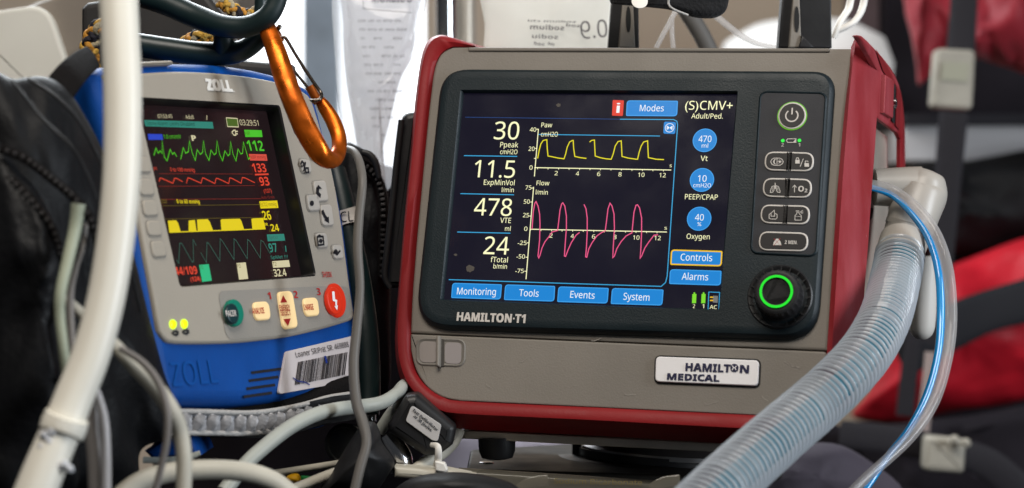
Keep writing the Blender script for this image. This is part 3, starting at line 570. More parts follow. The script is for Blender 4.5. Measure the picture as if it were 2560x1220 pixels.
mb = MB(); lathe(mb, W(1215, 1160, 1.26), (0, 0, 1), [(.005, 0), (.0045, .0012), (.0025, .0016)], chrome, 16); mb.build('bolt', r)
mb = MB()
d = 1.185; slab(mb, Plane((0, d, 0), (1, 0, -.035), (0, 1, 0), (0.035, 0, 1)), [W(x, y, d).xz[:] for x, y in ((1165, 1182), (1760, 1200), (1760, 1240), (1165, 1240))], 0, .02, clearplast, .002, cap1=True)
PL = Plane((0, d-.001, 0), (1, 0, 0), (0, 1, 0), (0, 0, 1)); text(mb, PL, 'Sodium Bicarbonate', 1385, 1605, 1209, 13, gold_print, 0, .005, 1213)
tag(mb.build('medicine_packet'), 'clear packet with faint gold print below the bronze base plate', 'packet')
for x, lab in ((1320, 'clear plastic flap standing at the packet left end'), (1650, 'clear plastic flap curling up from the packet beside the hose')):
    mb = MB(); tube(mb, [(x-20, 1225, 1.15, 16), (x+8, 1206, 1.15, 14), (x+50, 1200, 1.15, 14)], clearplast, flat=.2, n=4); tag(mb.build('plastic_flap'), lab, 'plastic flap')

# ------------------------------------------------------------------ breathing circuit at the right
r = empty('breathing_hose', W(1810, 1225, 1.07)); tag(r, 'clear corrugated breathing hose with blue tint curving down across the ventilator', 'hose')
hp = [(2250, 636, 1.235, 59), (2238, 700, 1.212, 60), (2212, 795, 1.162, 62), (2165, 880, 1.125, 64), (2100, 953, 1.10, 66), (2030, 1018, 1.08, 68), (1955, 1082, 1.055, 70), (1878, 1150, 1.03, 72), (1800, 1222, 1.005, 74), (1700, 1320, .975, 77)]
c = cat_rom(hp, 60); P = [W(*q[:3]) for q in c]; R = [q[3]*q[2]/F for q in c]; Ls = [0]
for i in range(1, len(P)): Ls.append(Ls[-1]+(P[i]-P[i-1]).length)
pitch = .0043; mb = MB(); seg = 36; loops = []; ph = []
step = pitch/8; s = 0; j = 0
while s < Ls[-1]-1e-4:
    while Ls[j+1] < s: j += 1
    t = (s-Ls[j])/(Ls[j+1]-Ls[j]); p = P[j].lerp(P[j+1], t); rr = R[j]+(R[j+1]-R[j])*t; tg = (P[j+1]-P[j]).normalized()
    a = tg.cross(p.normalized()).normalized(); b = a.cross(tg); u = (s/pitch) % 1
    k = rr*(1+(.062+.012*noise.noise(Vector((s*120, 0, 3))))*math.cos(2*math.pi*u)); loops.append([p+(a*math.cos(q)+b*math.sin(q))*k for q in (2*math.pi*i/seg for i in range(seg))]); ph.append(u); s += step*(1+.10*noise.noise(Vector((s*60, 1, 7))))
n_ = seg; vs_ = [p for l in loops for p in l]; mb.v += vs_
ids = [mb.m(hose_rib), mb.m(hose_blue), mb.m(hose_grey)]
for a in range(len(loops)-1):
    for i in range(n_):
        mb.f.append([a*n_+i, a*n_+(i+1) % n_, (a+1)*n_+(i+1) % n_, (a+1)*n_+i])
        q = 2*math.pi*(i+.5)/n_; groove = .25 < ph[a] < .75; cq = math.cos(q)
        mb.mi.append(ids[0] if not groove or cq > .6 else ids[1] if cq > -.38 else ids[2])  # lower-right grooves stay rib-pale: highlight painted into the colour
hose = mb.build('corrugated_tube', r, 60)
mb = MB(); tube(mb, [(2258, 600, 1.245, 58), (2249, 642, 1.235, 62)], wplast, seg=28, n=2, cap=False); mb.build('hose_cuff', r)
mb = MB(); tube(mb, [(2186, 468, 1.27, 46), (2250, 468, 1.27, 50), (2300, 470, 1.27, 54)], wplast, seg=28, n=4)
tube(mb, [(2318, 425, 1.27, 20), (2316, 432, 1.27, 40), (2312, 450, 1.27, 54), (2304, 480, 1.27, 65), (2290, 520, 1.265, 64), (2272, 575, 1.26, 60), (2256, 625, 1.25, 55)], wplast, seg=28, n=4)
tube(mb, [(2276, 560, 1.26, 61), (2272, 572, 1.26, 61)], wplast, seg=28, n=1)
tag(mb.build('hose_elbow', None, 40), 'milky plastic elbow joining the corrugated hose to the ventilator side', 'elbow connector')
mb = MB(); tube(mb, [(2318, 640, 1.30, 20), (2318, 650, 1.30, 26), (2312, 700, 1.30, 30), (2308, 760, 1.30, 33), (2305, 815, 1.30, 32), (2303, 838, 1.30, 24), (2302, 848, 1.30, 10)], M('off_white_cap', (.56, .53, .49), .45), seg=24, n=3)
tag(mb.build('port_cap', None, 40), 'white rounded plastic cap behind the corrugated hose', 'cap')
mb = MB(); tube(mb, [(2176, 460, 1.235, 12), (2230, 474, 1.235, 12), (2290, 518, 1.225, 13), (2340, 585, 1.215, 14), (2370, 680, 1.205, 15), (2378, 800, 1.195, 15), (2366, 900, 1.185, 15), (2336, 1000, 1.175, 15), (2285, 1080, 1.165, 15), (2225, 1142, 1.155, 14), (2170, 1190, 1.145, 13), (2120, 1240, 1.135, 13)], cleartube, seg=14)
tag(mb.build('sensor_tube'), 'clear thin tube looping outside the blue one at the ventilator side', 'tube')
mb = MB(); tube(mb, [(2176, 468, 1.250, 8), (2232, 490, 1.250, 8), (2284, 540, 1.240, 9), (2326, 605, 1.230, 10), (2348, 690, 1.220, 10.5), (2352, 800, 1.210, 10.5), (2344, 890, 1.200, 10), (2318, 985, 1.190, 10), (2274, 1070, 1.180, 9), (2220, 1140, 1.170, 9), (2180, 1200, 1.160, 9), (2150, 1240, 1.155, 9)], bluetube, seg=14)
tag(mb.build('sensor_tube'), 'blue thin tube looping beside the corrugated hose', 'tube')

# ------------------------------------------------------------------ defibrillator monitor at the left
Z = plane_rot((-.1613, 1.1554, .0308), (-.1816, -.1534, 1.1052)); zuv = Z.uv
zbk = -Z.ey*-1
defib = empty('defibrillator', Z.P(0, -.13, .03)); tag(defib, 'blue and grey defibrillator monitor with lit vital signs screen', 'defibrillator')
def zp(pts, y=0): return pxs(Z, pts, y)
top_arc = cat_rom([(262, 186), (310, 184), (355, 182), (440, 178), (530, 181), (600, 188), (660, 197), (715, 210), (757, 227)], 3)
right_e = cat_rom([(757, 227), (778, 247), (796, 300), (816, 370), (836, 450), (855, 560), (872, 690), (885, 778)], 3)
bot_arc = cat_rom([(885, 778), (884, 794), (872, 803), (800, 824), (720, 842), (640, 852), (560, 858), (440, 858), (412, 846), (400, 824)], 3)
left_e = cat_rom([(400, 824), (385, 740), (368, 650), (352, 560), (338, 470), (322, 400), (300, 310), (278, 235), (262, 186)], 2)
face = zp(top_arc[:-1]+right_e[:-1]+bot_arc[:-1]+left_e[:-1])
win = rpoly(zp([(340, 242), (700, 263), (791, 690), (450, 718)]), .003, 4)
mb = MB(); k_ = [[Z.P(x, z, .006) for x, z in face], [Z.P(x, z, .0015) for x, z in face], [Z.P(x, z, .0004) for x, z in inset(face, .0006)], [Z.P(x, z, 0) for x, z in inset(face, .0016)]]
mb.loft(k_, zgrey); ringface(mb, Z, inset(face, .0016), win, 0, zgrey)
text(mb, Z, 'ZOLL', 519, 583, 226, 29, logo_w, -.0004, .12, 230, slant=-.06); text(mb, Z, '®', 583, 588, 231, 5, logo_w, -.0004, 0)
text(mb, Z, 'SHOCK', 808, 831, 693, 14, ink_red, -.0008, .03, 693)
sheet(mb, Z, rpoly(zp([(543, 728), (795, 716), (872, 716), (881, 778), (866, 800), (720, 836), (566, 850)]), .006, 5), -.0003, zgrey2)
for s, x0, x1, yb in (('1', 671, 679, 748), ('2', 736, 746, 745), ('3', 794, 803, 738)): text(mb, Z, s, x0, x1, yb, 18, ink_red, -.0007, .02, yb)
for cx, cy in ((438, 833), (464, 830)):
    stroke(mb, Z, zp([(cx-8, cy), (cx-4, cy-4), (cx+3, cy-5), (cx+3, cy+5), (cx-4, cy+4)]), .0011, -.0004, ink, True); stroke(mb, Z, zp([(cx+3, cy-2), (cx+8, cy-3)]), .0008, -.0004, ink); stroke(mb, Z, zp([(cx+3, cy+3), (cx+8, cy+2)]), .0008, -.0004, ink)
zf = mb.build('face_panel', defib, 40)
# blue housing round and behind the face
bl = cat_rom([(214, 176), (262, 164), (330, 157), (400, 155), (480, 155), (560, 159), (640, 171), (715, 191), (768, 216), (790, 250), (808, 320)], 2)+cat_rom([(828, 395), (844, 470), (862, 560), (880, 690), (893, 790), (896, 900), (882, 965)], 2)+cat_rom([(840, 985), (700, 1003), (600, 1012), (500, 1014), (432, 1012)], 2)+cat_rom([(395, 960), (375, 850), (352, 730), (328, 600), (304, 480), (272, 370), (240, 260)], 2)
blo = pxs(Z, bl, .004); mb = MB()
loops = [[Z.P(x, z, .045) for x, z in blo]]+[[Z.P(x, z, .0105-.008*math.sin(a)) for x, z in inset(blo, .008*(1-math.cos(a)))] for a in (math.pi/10*k for k in range(6))]
mb.loft(loops, zblue); ringface(mb, Z, inset(blo, .008), inset(win, -.002), .0025, zblue)
mb.add([Z.P(x, z, .045) for x, z in blo], [tuple(range(len(blo)))], zblue)
mb.loft([[Z.P(x, z, .044) for x, z in blo], [Z.P(x, z, .06) for x, z in inset(blo, .006)]], blackr, True, False, True)
for k in range(4):
    x0, x1, yb = 628-k*6, 704-k*8, 928+k*20; stroke(mb, Z, zp([(x0, yb+4), (x1, yb-6)], .0022), .0016, .0022, ink)
emb = M('embossed_blue', (.002, .065, .29), .4)
text(mb, Z, 'ZOLL', 434, 548, 966, 60, emb, .0018, .0, 956)
zb_ = mb.build('housing', defib, 40)
mb = MB(); slab(mb, Z, rpoly(zp([(300, 158), (425, 152), (431, 162), (300, 168)], .002), .003, 4), .0005, .01, zgrey, .001); mb.build('handle_tab', zb_)
mb = MB(); slab(mb, Z, rpoly(zp([(724, 300), (752, 322), (760, 345), (746, 347), (735, 332)]), .002, 3), -.0008, .002, purple_m, .0005); mb.build('alarm_lens', zf)
# asset sticker
lab = rpoly(zp([(714, 879), (897, 836), (889, 951), (694, 986)], .0015), [.003, .002, .004, .002], 4); mb = MB(); slab(mb, Z, lab, .0010, .0024, M('sticker_paper', (.55, .5, .5), .5, var=(25, -.1)), .0002)
text(mb, Z, 'Loaner SR/Prêt SR: 469888', 741, 873, 894, 14, ink, .0006, .004, 867)
B0, B1, B2, B3 = (746, 905), (869, 880), (862, 937), (737, 963); x = 0.0
while x < 1:
    wd = random.choice((.006, .006, .012, .018)); gp = random.choice((.006, .007, .012))
    e = min(1, x+wd); l = lambda P0, P1, t: (P0[0]+(P1[0]-P0[0])*t, P0[1]+(P1[1]-P0[1])*t)
    sheet(mb, Z, zp([l(B0, B1, x), l(B0, B1, e), l(B3, B2, e), l(B3, B2, x)], .0006), .0006, ink); x += wd+gp
penb = M('blue_pen_mark', (.01, .03, .2), .5)
stroke(mb, Z, zp([(812, 890), (815, 900), (817, 908)], .0004), .0022, .0003, penb); stroke(mb, Z, zp([(732, 944), (742, 952), (764, 956), (774, 962)], .0004), .0007, .0003, penb); mb.build('asset_label', zb_, 0)
# recessed display
ZY = .0095
mb = MB(); mb.loft([[Z.P(x, z, 0) for x, z in win], [Z.P(x, z, .001) for x, z in inset(win, .0008)], [Z.P(x, z, ZY) for x, z in inset(win, .0016)]], zblk); sheet(mb, Z, inset(win, .0014), ZY, zscreen)
a1, a2, a3 = ZY-.0003, ZY-.0006, ZY-.0009
def zz(X, Yy): return (360+X/2.595, 250+Yy/2.595)
def ZS(pts, wd, mat, y=a2): stroke(mb, Z, pxs(Z, [zz(*p) for p in pts], y), wd*.00019, y, mat)
def ZQ(q, mat, y=a1): sheet(mb, Z, pxs(Z, [zz(*p) for p in q], y), y, mat)
def ZT(s, x0, x1, yb, cap, mat, bold=.01, yb1=None, y=a3, sl=0):
    p, q = zz(x0, yb), zz(x1, yb1 if yb1 is not None else yb); text(mb, Z, s, p[0], q[0], p[1], cap/2.595, mat, y, bold, q[1], slant=sl)
ZT('07:53:45', 92, 186, 117, 24, zc); ZT('Adult', 272, 326, 122, 25, zc); ZS([(408, 130), (408, 100)], 3, zc)
ZQ([(0, 130), (445, 142), (452, 186), (10, 170)], zt); ZT('Some Alarm Limits Disabled', 20, 330, 162, 24, glow('monitor_dark_text', '#0d3a30', .5), .01, 168)
ZQ([(533, 115), (605, 120), (612, 130), (613, 175), (542, 172)], zgd); ZS([(533, 115), (605, 120), (613, 175), (542, 172), (533, 115)], 3, zc)
ZT('03:29:51', 625, 746, 163, 36, zc, .008, 167); ZS([(570, 210), (582, 196), (592, 196), (596, 228), (584, 228), (570, 212)], 4, zc); ZS([(594, 204), (608, 203)], 4, zc); ZS([(595, 220), (608, 219)], 4, zc)
ZQ([(650, 193), (763, 196), (769, 240), (658, 240)], zgl); ZT('HR', 660, 690, 228, 24, zgd, .01); ZT('112', 678, 782, 328, 66, zgl, .03, 331, sl=-.1)
ZQ([(680, 350), (794, 352), (801, 394), (688, 392)], zrl); ZT('NIBP mmHg', 690, 790, 380, 20, zrd, .01); ZT('133', 710, 798, 468, 56, zr, .02, 468, sl=-.1); ZS([(720, 484), (808, 481)], 5, zr); ZT('93', 757, 818, 556, 56, zr, .02, 554, sl=-.1)
ZT('(107)', 780, 830, 603, 26, zr, .01, 601); ZT('Auto 15 min', 763, 848, 641, 18, zrd, .01, 638)
ZQ([(748, 657), (864, 652), (872, 700), (757, 704)], zy); ZT('EtCO2 mmHg', 758, 860, 690, 24, zyd, .01, 688); ZT('26', 776, 830, 778, 58, zy, .03, 776, sl=-.1); ZT('BR', 780, 805, 815, 18, zy, .02); ZT('24', 828, 880, 852, 46, zy, .02, 850, sl=-.1)
ZQ([(797, 872), (908, 868), (916, 912), (803, 917)], zt); ZT('SpO2', 812, 870, 902, 20, ztd, .01); ZT('97', 818, 870, 988, 58, zt, .02, 985, sl=-.1); ZT('SpMet ???', 825, 935, 1032, 22, zt, .01, 1026); ZS([(918, 945), (922, 985)], 5, zt)
ZQ([(831, 1046), (940, 1038), (948, 1082), (838, 1089)], zc); ZT('T2', 838, 862, 1076, 24, zyd, .01); ZT('32.4', 848, 928, 1146, 48, zc, .02, 1141, sl=-.1)
ZQ([(25, 220), (118, 222), (124, 258), (30, 258)], zbl); ZT('1.0 cm/mV', 130, 242, 250, 26, zg, .01); ZT('P', 312, 340, 265, 36, zc, .05)
for p in ([(65, 360), (78, 312), (92, 345), (105, 330), (118, 345), (118, 262), (132, 370), (150, 395), (170, 320), (185, 352), (197, 340), (213, 368)],
          [(238, 385), (255, 310), (270, 345), (288, 335), (295, 265), (312, 340), (333, 392), (345, 322), (365, 352), (380, 340), (386, 265), (400, 350), (422, 392), (435, 325), (455, 355), (468, 345), (474, 265), (490, 350), (510, 395), (525, 330), (545, 362), (557, 350), (562, 268), (577, 350), (597, 395), (610, 318), (628, 350), (640, 345), (645, 272), (662, 330), (678, 385), (688, 372)]): ZS(p, 3.2, zg)
ZT('0 to 180 mmHg', 172, 330, 462, 24, zr, .01, 466); ZT('P1', 66, 84, 458, 22, zr); ZS([(100, 478), (705, 480)], 1.2, zrd); ZS([(95, 560), (720, 555)], 1.2, zrd); ZS([(112, 645), (760, 640)], 1.2, zrd)
for p in ([(98, 530), (105, 505), (120, 510), (188, 540), (198, 507), (215, 510), (250, 530)], [(275, 540), (285, 505), (300, 508), (370, 540), (380, 505), (392, 508), (460, 542), (468, 508), (482, 510), (550, 542), (556, 505), (570, 508), (630, 540), (638, 503), (655, 505), (720, 537)]): ZS(p, 2.8, zr)
ZT('0 to 60 mmHg', 215, 363, 670, 26, zy, .02, 672); ZT('CO2', 108, 150, 670, 26, zyd, .02); ZS([(122, 686), (748, 678)], 1.5, zyd); ZS([(132, 772), (772, 762)], 1.5, zyd); ZS([(165, 858), (788, 836)], 3, zy)
for q in ([(155, 783), (208, 780), (222, 800), (238, 854), (165, 858)], [(290, 782), (330, 778), (341, 850), (290, 853)], [(344, 776), (413, 773), (427, 790), (448, 845), (349, 850)], [(497, 778), (506, 773), (622, 770), (632, 785), (650, 840), (503, 846)], [(697, 772), (706, 768), (772, 765), (789, 836), (704, 841)]): ZQ(q, zy)
for p in ([(210, 1035), (225, 1060), (232, 930), (245, 930), (312, 1050), (322, 1048), (318, 905), (340, 945)], [(368, 990), (405, 1055), (408, 925), (420, 930), (492, 1045), (494, 900), (508, 915), (584, 1035), (584, 900), (598, 912), (670, 1030), (672, 905), (686, 915), (755, 1025), (758, 910), (775, 920), (820, 1000)]): ZS(p, 2.4, ztd)
ZT('44/109', 207, 350, 1136, 52, zr, .02, 1128, sl=-.1); ZT('(124)', 305, 370, 1178, 30, zr, .02, 1172)
ZQ([(357, 1070), (420, 1065), (440, 1172), (378, 1180)], zmint); ZQ([(600, 1058), (660, 1053), (676, 1160), (617, 1166)], zc); ZT('P2', 366, 386, 1098, 24, zgd, .01); ZT('P3', 607, 628, 1088, 24, zyd, .01)
mb.build('display', defib, 0)
# keys
def zkey(q, mat, name, r=.003, h=.0016, deco=None, parent=zf):
    m_ = MB(); o_ = rpoly(zp(q), r, 5); sheet(m_, Z, inset(o_, -.0006), -.0004, zgrey2); slab(m_, Z, o_, -h, .001, mat, .0009)
    if deco: deco(m_, -h-.0004)
    return m_.build(name, parent, 40)
for q in ([(334, 392), (370, 392), (376, 432), (340, 432)], [(344, 447), (378, 447), (384, 489), (350, 490)], [(353, 501), (388, 500), (394, 540), (359, 542)], [(363, 553), (397, 551), (403, 590), (370, 592)], [(374, 604), (408, 602), (414, 642), (381, 645)]): zkey(q, zgrey, 'soft_key', .003, .0012)
def dk(fn): return lambda m_, y: fn(lambda pts, wd=.0012: stroke(m_, Z, pxs(Z, pts, y), wd, y, ink), lambda pts: sheet(m_, Z, pxs(Z, pts, y), y, ink))
zkey([(745, 397), (770, 400), (776, 433), (751, 433)], key_g, 'key', deco=dk(lambda s, f: (s([(756, 418), (752, 410), (756, 403), (760, 408), (758, 416)]), s([(764, 405), (760, 428)]), s([(764, 420), (771, 420), (772, 431), (765, 431), (764, 420)]))))
zkey([(779, 454), (809, 451), (818, 503), (787, 505)], key_g, 'key', deco=dk(lambda s, f: (s([(802, 490), (794, 482), (795, 470)], .0028), f([(791, 473), (796, 462), (805, 472)]))))
zkey([(763, 488), (791, 487), (797, 527), (768, 529)], key_g, 'key', deco=dk(lambda s, f: f([(780+5*math.cos(a), 508+7*math.sin(a)) for a in (i*.628 for i in range(10))])))
zkey([(797, 513), (824, 511), (831, 565), (803, 566)], key_g, 'key', deco=dk(lambda s, f: (s([(806, 526), (812, 540), (818, 548)], .0028), f([(811, 550), (822, 541), (823, 558)]))))
zkey([(785, 584), (812, 582), (817, 619), (790, 621)], key_g, 'key', deco=dk(lambda s, f: (s([(793, 592), (808, 591), (810, 611), (796, 613), (793, 592)]), s([(796, 590), (800, 588), (803, 592)]), s([(802, 598), (799, 603), (803, 606), (805, 601), (802, 598)]))))
zkey([(826, 614), (850, 612), (856, 647), (832, 649)], key_g, 'key', deco=dk(lambda s, f: (f([(835, 627), (840, 622), (845, 628), (843, 638), (836, 634)]), s([(833, 633), (839, 629), (843, 636), (851, 626)]))))
zkey([(768, 368), (790, 371), (794, 402), (775, 400)], key_g, 'key')
def zt_(s, x0, x1, yb, cap, yb1=None, mt=ink_red, b=.03): return lambda m_, y: text(m_, Z, s, x0, x1, yb, cap, mt, y, b, yb1)
zkey([(627, 757), (666, 754), (672, 800), (633, 803)], but_y, 'analyze_button', .004, .002, zt_('ANALYZE', 632, 662, 785, 15, 783))
def en(m_, y):
    text(m_, Z, 'ENERGY', 700, 726, 776, 14, ink_red, y, .03, 775); text(m_, Z, 'SELECT', 703, 728, 789, 14, ink_red, y, .03, 788)
    sheet(m_, Z, pxs(Z, [(701, 757), (718, 755), (708, 738)], y), y, ink_red); sheet(m_, Z, pxs(Z, [(709, 798), (727, 796), (720, 815)], y), y, ink_red)
zkey([(689, 731), (725, 728), (740, 820), (703, 825)], but_y, 'energy_button', .004, .002, en)
zkey([(752, 747), (788, 744), (794, 790), (759, 793)], but_y, 'charge_button', .004, .002, zt_('CHARGE', 761, 785, 776, 15, 774))
def oval(cx, cy, rx, ry, sk, n=36): return [(cx+rx*math.cos(a)+sk*ry*math.sin(a), cy+ry*math.sin(a)-.05*rx*math.cos(a)) for a in (2*math.pi*i/n for i in range(n))]
m_ = MB(); slab(m_, Z, zp(oval(579, 784, 21, 34, .12)), -.003, .001, teal_m, .001); slab(m_, Z, zp(oval(579, 785, 15, 26, .12), -.003), -.0042, -.002, dark_teal, .001); text(m_, Z, 'PACER', 566, 592, 791, 15, print_m, -.0046, .03, 790); m_.build('pacer_button', zf, 40)
m_ = MB(); slab(m_, Z, zp(oval(836, 752, 23, 43, .14)), -.002, .001, shock_m, .001); slab(m_, Z, zp(oval(836, 752, 18, 35, .14), -.003), -.0036, -.001, shock_m, .001)
yy = -.0041; sheet(m_, Z, pxs(Z, [(830, 729), (836, 728), (838, 748), (843, 750), (842, 766), (839, 766), (838, 754), (832, 752)], yy), yy, white_p); sheet(m_, Z, pxs(Z, [(836, 765), (845, 763), (843, 776)], yy), yy, white_p); m_.build('shock_button', zf, 40)
for cx, cy in ((431, 811), (459, 810)):
    m_ = MB(); slab(m_, Z, zp(oval(cx, cy, 8, 12, .1, 20)), -.0012, .001, led_y, .0008); m_.build('status_led', zf, 40)

# ------------------------------------------------------------------ bag round the defibrillator, straps and cord
r = empty('carry_case', W(200, 1220, 1.0)); tag(r, 'black zipped carry case standing left of the defibrillator', 'case')
def db(x, y): return 1.0+.06*max(0, min(1, (x-0)/430))
mb = MB(); pillow(mb, [(-60, 215), (40, 198), (110, 192), (165, 222), (212, 290), (262, 390), (300, 520), (335, 640), (372, 790), (410, 930), (436, 1010), (420, 1090), (350, 1130), (330, 1260), (100, 1280), (-80, 1260), (-90, 700)], db, .032, .05, fabric, .013, 11, 8, 26, 3, .5, (1.6, 1, .7)); mb.build('case_body', r, 80)
mb = MB(); tube(mb, [(70, 196, .968, 4), (150, 250, .964, 4), (215, 330, .966, 4), (268, 450, .972, 4), (310, 600, .985, 4), (352, 780, 1.0, 4)], blackr, 8, 8); tube(mb, [(30, 200, .972, 3), (110, 300, .955, 3), (190, 380, .95, 3), (245, 500, .957, 3)], blackr, 8, 8); mb.build('seam', r, 60)
mb = MB(); pillow(mb, [(-40, 395), (60, 440), (110, 505), (150, 600), (170, 720), (150, 900), (190, 1230), (-60, 1250)], .975, .02, .03, cordura, .007, 24, 8, 20, 9, .5); mb.build('front_pocket', r, 80)
zipm = M('zip_teeth', (.035, .033, .034), .35, .3)
def zipper(pts, rad, parent, step_=.0032):
    m_ = MB(); c = cat_rom(pts, 14); P = [W(*q[:3]) for q in c]; tube(m_, [(x, y, d+.003, rad*1.3) for x, y, d in c[::4]], webbing, 10, 1, .4); acc = 0
    for i in range(1, len(P)):
        acc += (P[i]-P[i-1]).length
        if acc > step_:
            acc = 0; t = (P[i]-P[i-1]).normalized(); v = P[i].normalized(); a = t.cross(v).normalized(); kk = rad*c[i][2]/F
            box3(m_, P[i], kk*1.3, kk, .0017, zipm, a, v, t, .0003)
    return m_.build('zipper', parent, 30)
zipper([(0, 372, .962), (60, 395, .962), (120, 440, .958), (180, 490, .955), (225, 545, .955), (248, 620, .957)], 9, r); zipper([(5, 430, .965), (50, 470, .96), (95, 520, .958), (135, 580, .957), (155, 650, .96)], 8, r)
mb = MB(); tube(mb, [(150, 222, 1.02, 40), (178, 186, 1.03, 38), (208, 158, 1.05, 34), (232, 142, 1.07, 30)], webbing, 14, 6, .25); tag(mb.build('webbing_strap'), 'short black webbing strap above the carry case', 'strap')
r2 = empty('padded_trim', W(640, 1050, 1.12)); tag(r2, 'silver reflective trim strip below the blue defibrillator', 'trim strip')
tr = [(425, 1055, 1.075, 30), (520, 1056, 1.10, 29), (620, 1058, 1.13, 28), (690, 1050, 1.15, 27), (760, 1034, 1.175, 25), (820, 1014, 1.195, 22), (885, 1002, 1.21, 20)]
mb = MB(); c = cat_rom(tr, 24); P = [W(*q[:3]) for q in c]; tot = len(c)
tube3(mb, P, [q[3]*.92*q[2]/F*(1) for q in c], silver_f, 16, .28); 
mb.build('reflective_band', r2, 60)
mb = MB()
for i in range(2, tot-10, 8):
    q = c[i]; x, y, d, rr = q; e_ = random.uniform(-5, 5); tube(mb, [(x+10+e_, y-rr*.66, d-.0052, 9), (x+2, y, d-.0058, 15), (x-12+e_, y+rr*.66, d-.0052, 9)], silver_f, 12, 4, .16)
mb.build('band_pleat', r2, 80)
for sgn in (-1, 1):
    mb = MB(); tube(mb, [(x, y+sgn*rr*.92, d-.004, 6.5) for x, y, d, rr in tr], silver_t, 10, 8, .8); mb.build('stitched_edge', r2, 60)
mb = MB(); tube(mb, [(420, 1018, 1.10, 14), (520, 1022, 1.12, 15), (640, 1022, 1.15, 16), (720, 1010, 1.17, 18), (800, 985, 1.195, 22), (890, 960, 1.22, 26)], webbing, 14, 8, .5); mb.build('dark_binding', r2, 60)
mb = MB(); pillow(mb, [(420, 1030), (640, 1030), (880, 985), (905, 1040), (820, 1060), (680, 1092), (500, 1092), (425, 1085)], lambda x, y: 1.10+.1*(x-420)/480, .0, .05, fabric, .002, 30, 4, 6, 5); mb.build('case_floor', r2, 60)
mb = MB(); pillow(mb, [(600, 1068), (720, 1048), (830, 1030), (822, 1055), (780, 1072), (660, 1086)], 1.19, .004, .03, zblue, .001, 30, 4, 6, 6)
tag(mb.build('instrument_case'), 'blue case edge under the silver trim strip', 'case')
r3 = empty('blue_tray', W(420, 1150, 1.12)); tag(r3, 'small blue tray with a pale rim beside the cream cable', 'tray')
mb = MB(); slab(mb, Plane((0, 1.1, 0), (1, 0, 0), (0, 1, 0), (0, 0, 1)), [W(x, y, 1.1).xz[:] for x, y in ((358, 1128), (415, 1090), (480, 1088), (500, 1140), (380, 1150))], 0, .05, zblue, .004, cap1=True); mb.build('tray_body', r3)
mb = MB(); tube(mb, [(358, 1150, 1.085, 8), (420, 1150, 1.085, 8), (470, 1143, 1.085, 8), (500, 1132, 1.085, 6)], bluegrey_c, 10, 6, .6); mb.build('tray_rim', r3)
# paracord
ropes = [M('gold_cord_strand', (.5, .29, .05), .7, bump=(700, 1.0)), M('tan_cord_strand', (.36, .3, .19), .75, bump=(700, 1.0)), M('dark_cord_strand', (.02, .018, .025), .7, bump=(700, 1.0)), M('amber_cord_strand', (.48, .22, .03), .7, bump=(700, 1.0))]
def rope(pts, rad, pitch_, name, lab):
    m_ = MB(); c = cat_rom(pts, 24); P = [W(*q) for q in c]; L = 0; Lq = [0]
    for i in range(1, len(P)): L += (P[i]-P[i-1]).length; Lq.append(L)
    for sgn in (-1, 1):
        for k in range(4):
            pts_ = []
            for i, p in enumerate(P):
                t = (P[min(i+1, len(P)-1)]-P[max(i-1, 0)]).normalized(); a = t.cross(p.normalized()).normalized(); b = a.cross(t); q = sgn*2*math.pi*Lq[i]/pitch_+k*math.pi/2
                wv = rad*(.66+.10*math.sin(2*q*2+sgn)); pts_.append(p+(a*math.cos(q)+b*math.sin(q))*wv)
            tube3(m_, pts_, [rad*.40]*len(pts_), ropes[(k+(1 if sgn > 0 else 0)*2) % 4], 7)
    tag(m_.build(name, None, 80), lab, 'cord')
rope([(228, 172, 1.22), (224, 120, 1.22), (240, 80, 1.22), (262, 66, 1.22), (300, 60, 1.24)], .0055, .026, 'braided_cord', 'gold and black braided cord hanging behind the white hose')
rope([(440, 132, 1.26), (470, 112, 1.25), (500, 95, 1.24), (525, 78, 1.24), (538, 55, 1.25)], .0055, .026, 'braided_cord', 'gold and black braided cord inside the dark green handle')
rope([(552, 2, 1.25), (585, 26, 1.25), (615, 40, 1.25), (650, 26, 1.25), (664, -10, 1.25)], .0042, .02, 'braided_cord', 'brownish braided cord looped over the handle above the orange clip')
# dark green rubber handle loops
mb = MB()
tube(mb, [(352, -8, 1.19, 26), (420, 12, 1.185, 29), (490, 42, 1.18, 30), (560, 66, 1.17, 28), (620, 66, 1.165, 27), (668, 42, 1.16, 26), (692, 0, 1.16, 25), (696, -40, 1.16, 25)], green_r, 18)
tube(mb, [(340, 112, 1.19, 30), (420, 124, 1.19, 30), (500, 134, 1.19, 30), (560, 134, 1.19, 30), (610, 124, 1.185, 26), (650, 92, 1.18, 24), (668, 60, 1.18, 22)], green_r, 18)
tube(mb, [(556, 70, 1.185, 26), (560, 100, 1.185, 26), (556, 132, 1.19, 28)], green_r, 16)
tag(mb.build('grab_bars', None, 60), 'dark green rubber covered handle bars above the blue monitor', 'handle')
mb = MB(); tube(mb, [(652, -30, 1.20, 16), (652, 10, 1.20, 16), (650, 40, 1.2, 16)], green_r, 14, 4); tag(mb.build('handle_post'), 'short dark green bar standing inside the handle curve', 'bar')
mb = MB(); slab(mb, Plane((0, 1.3, 0), (1, 0, 0), (0, 1, 0), (0, 0, 1)), [W(x, y, 1.3).xz[:] for x, y in ((202, 170), (202, 20), (216, 6), (500, -40), (560, 40), (610, 150), (730, 160), (735, 200), (640, 190), (400, 180))], 0, .02, M('grey_bracket_plastic', (.03, .028, .027), .4, var=(10, .4)), .004, cap1=True)
tag(mb.build('back_bracket'), 'dark grey bracket plate behind the braided cords and handle', 'bracket')
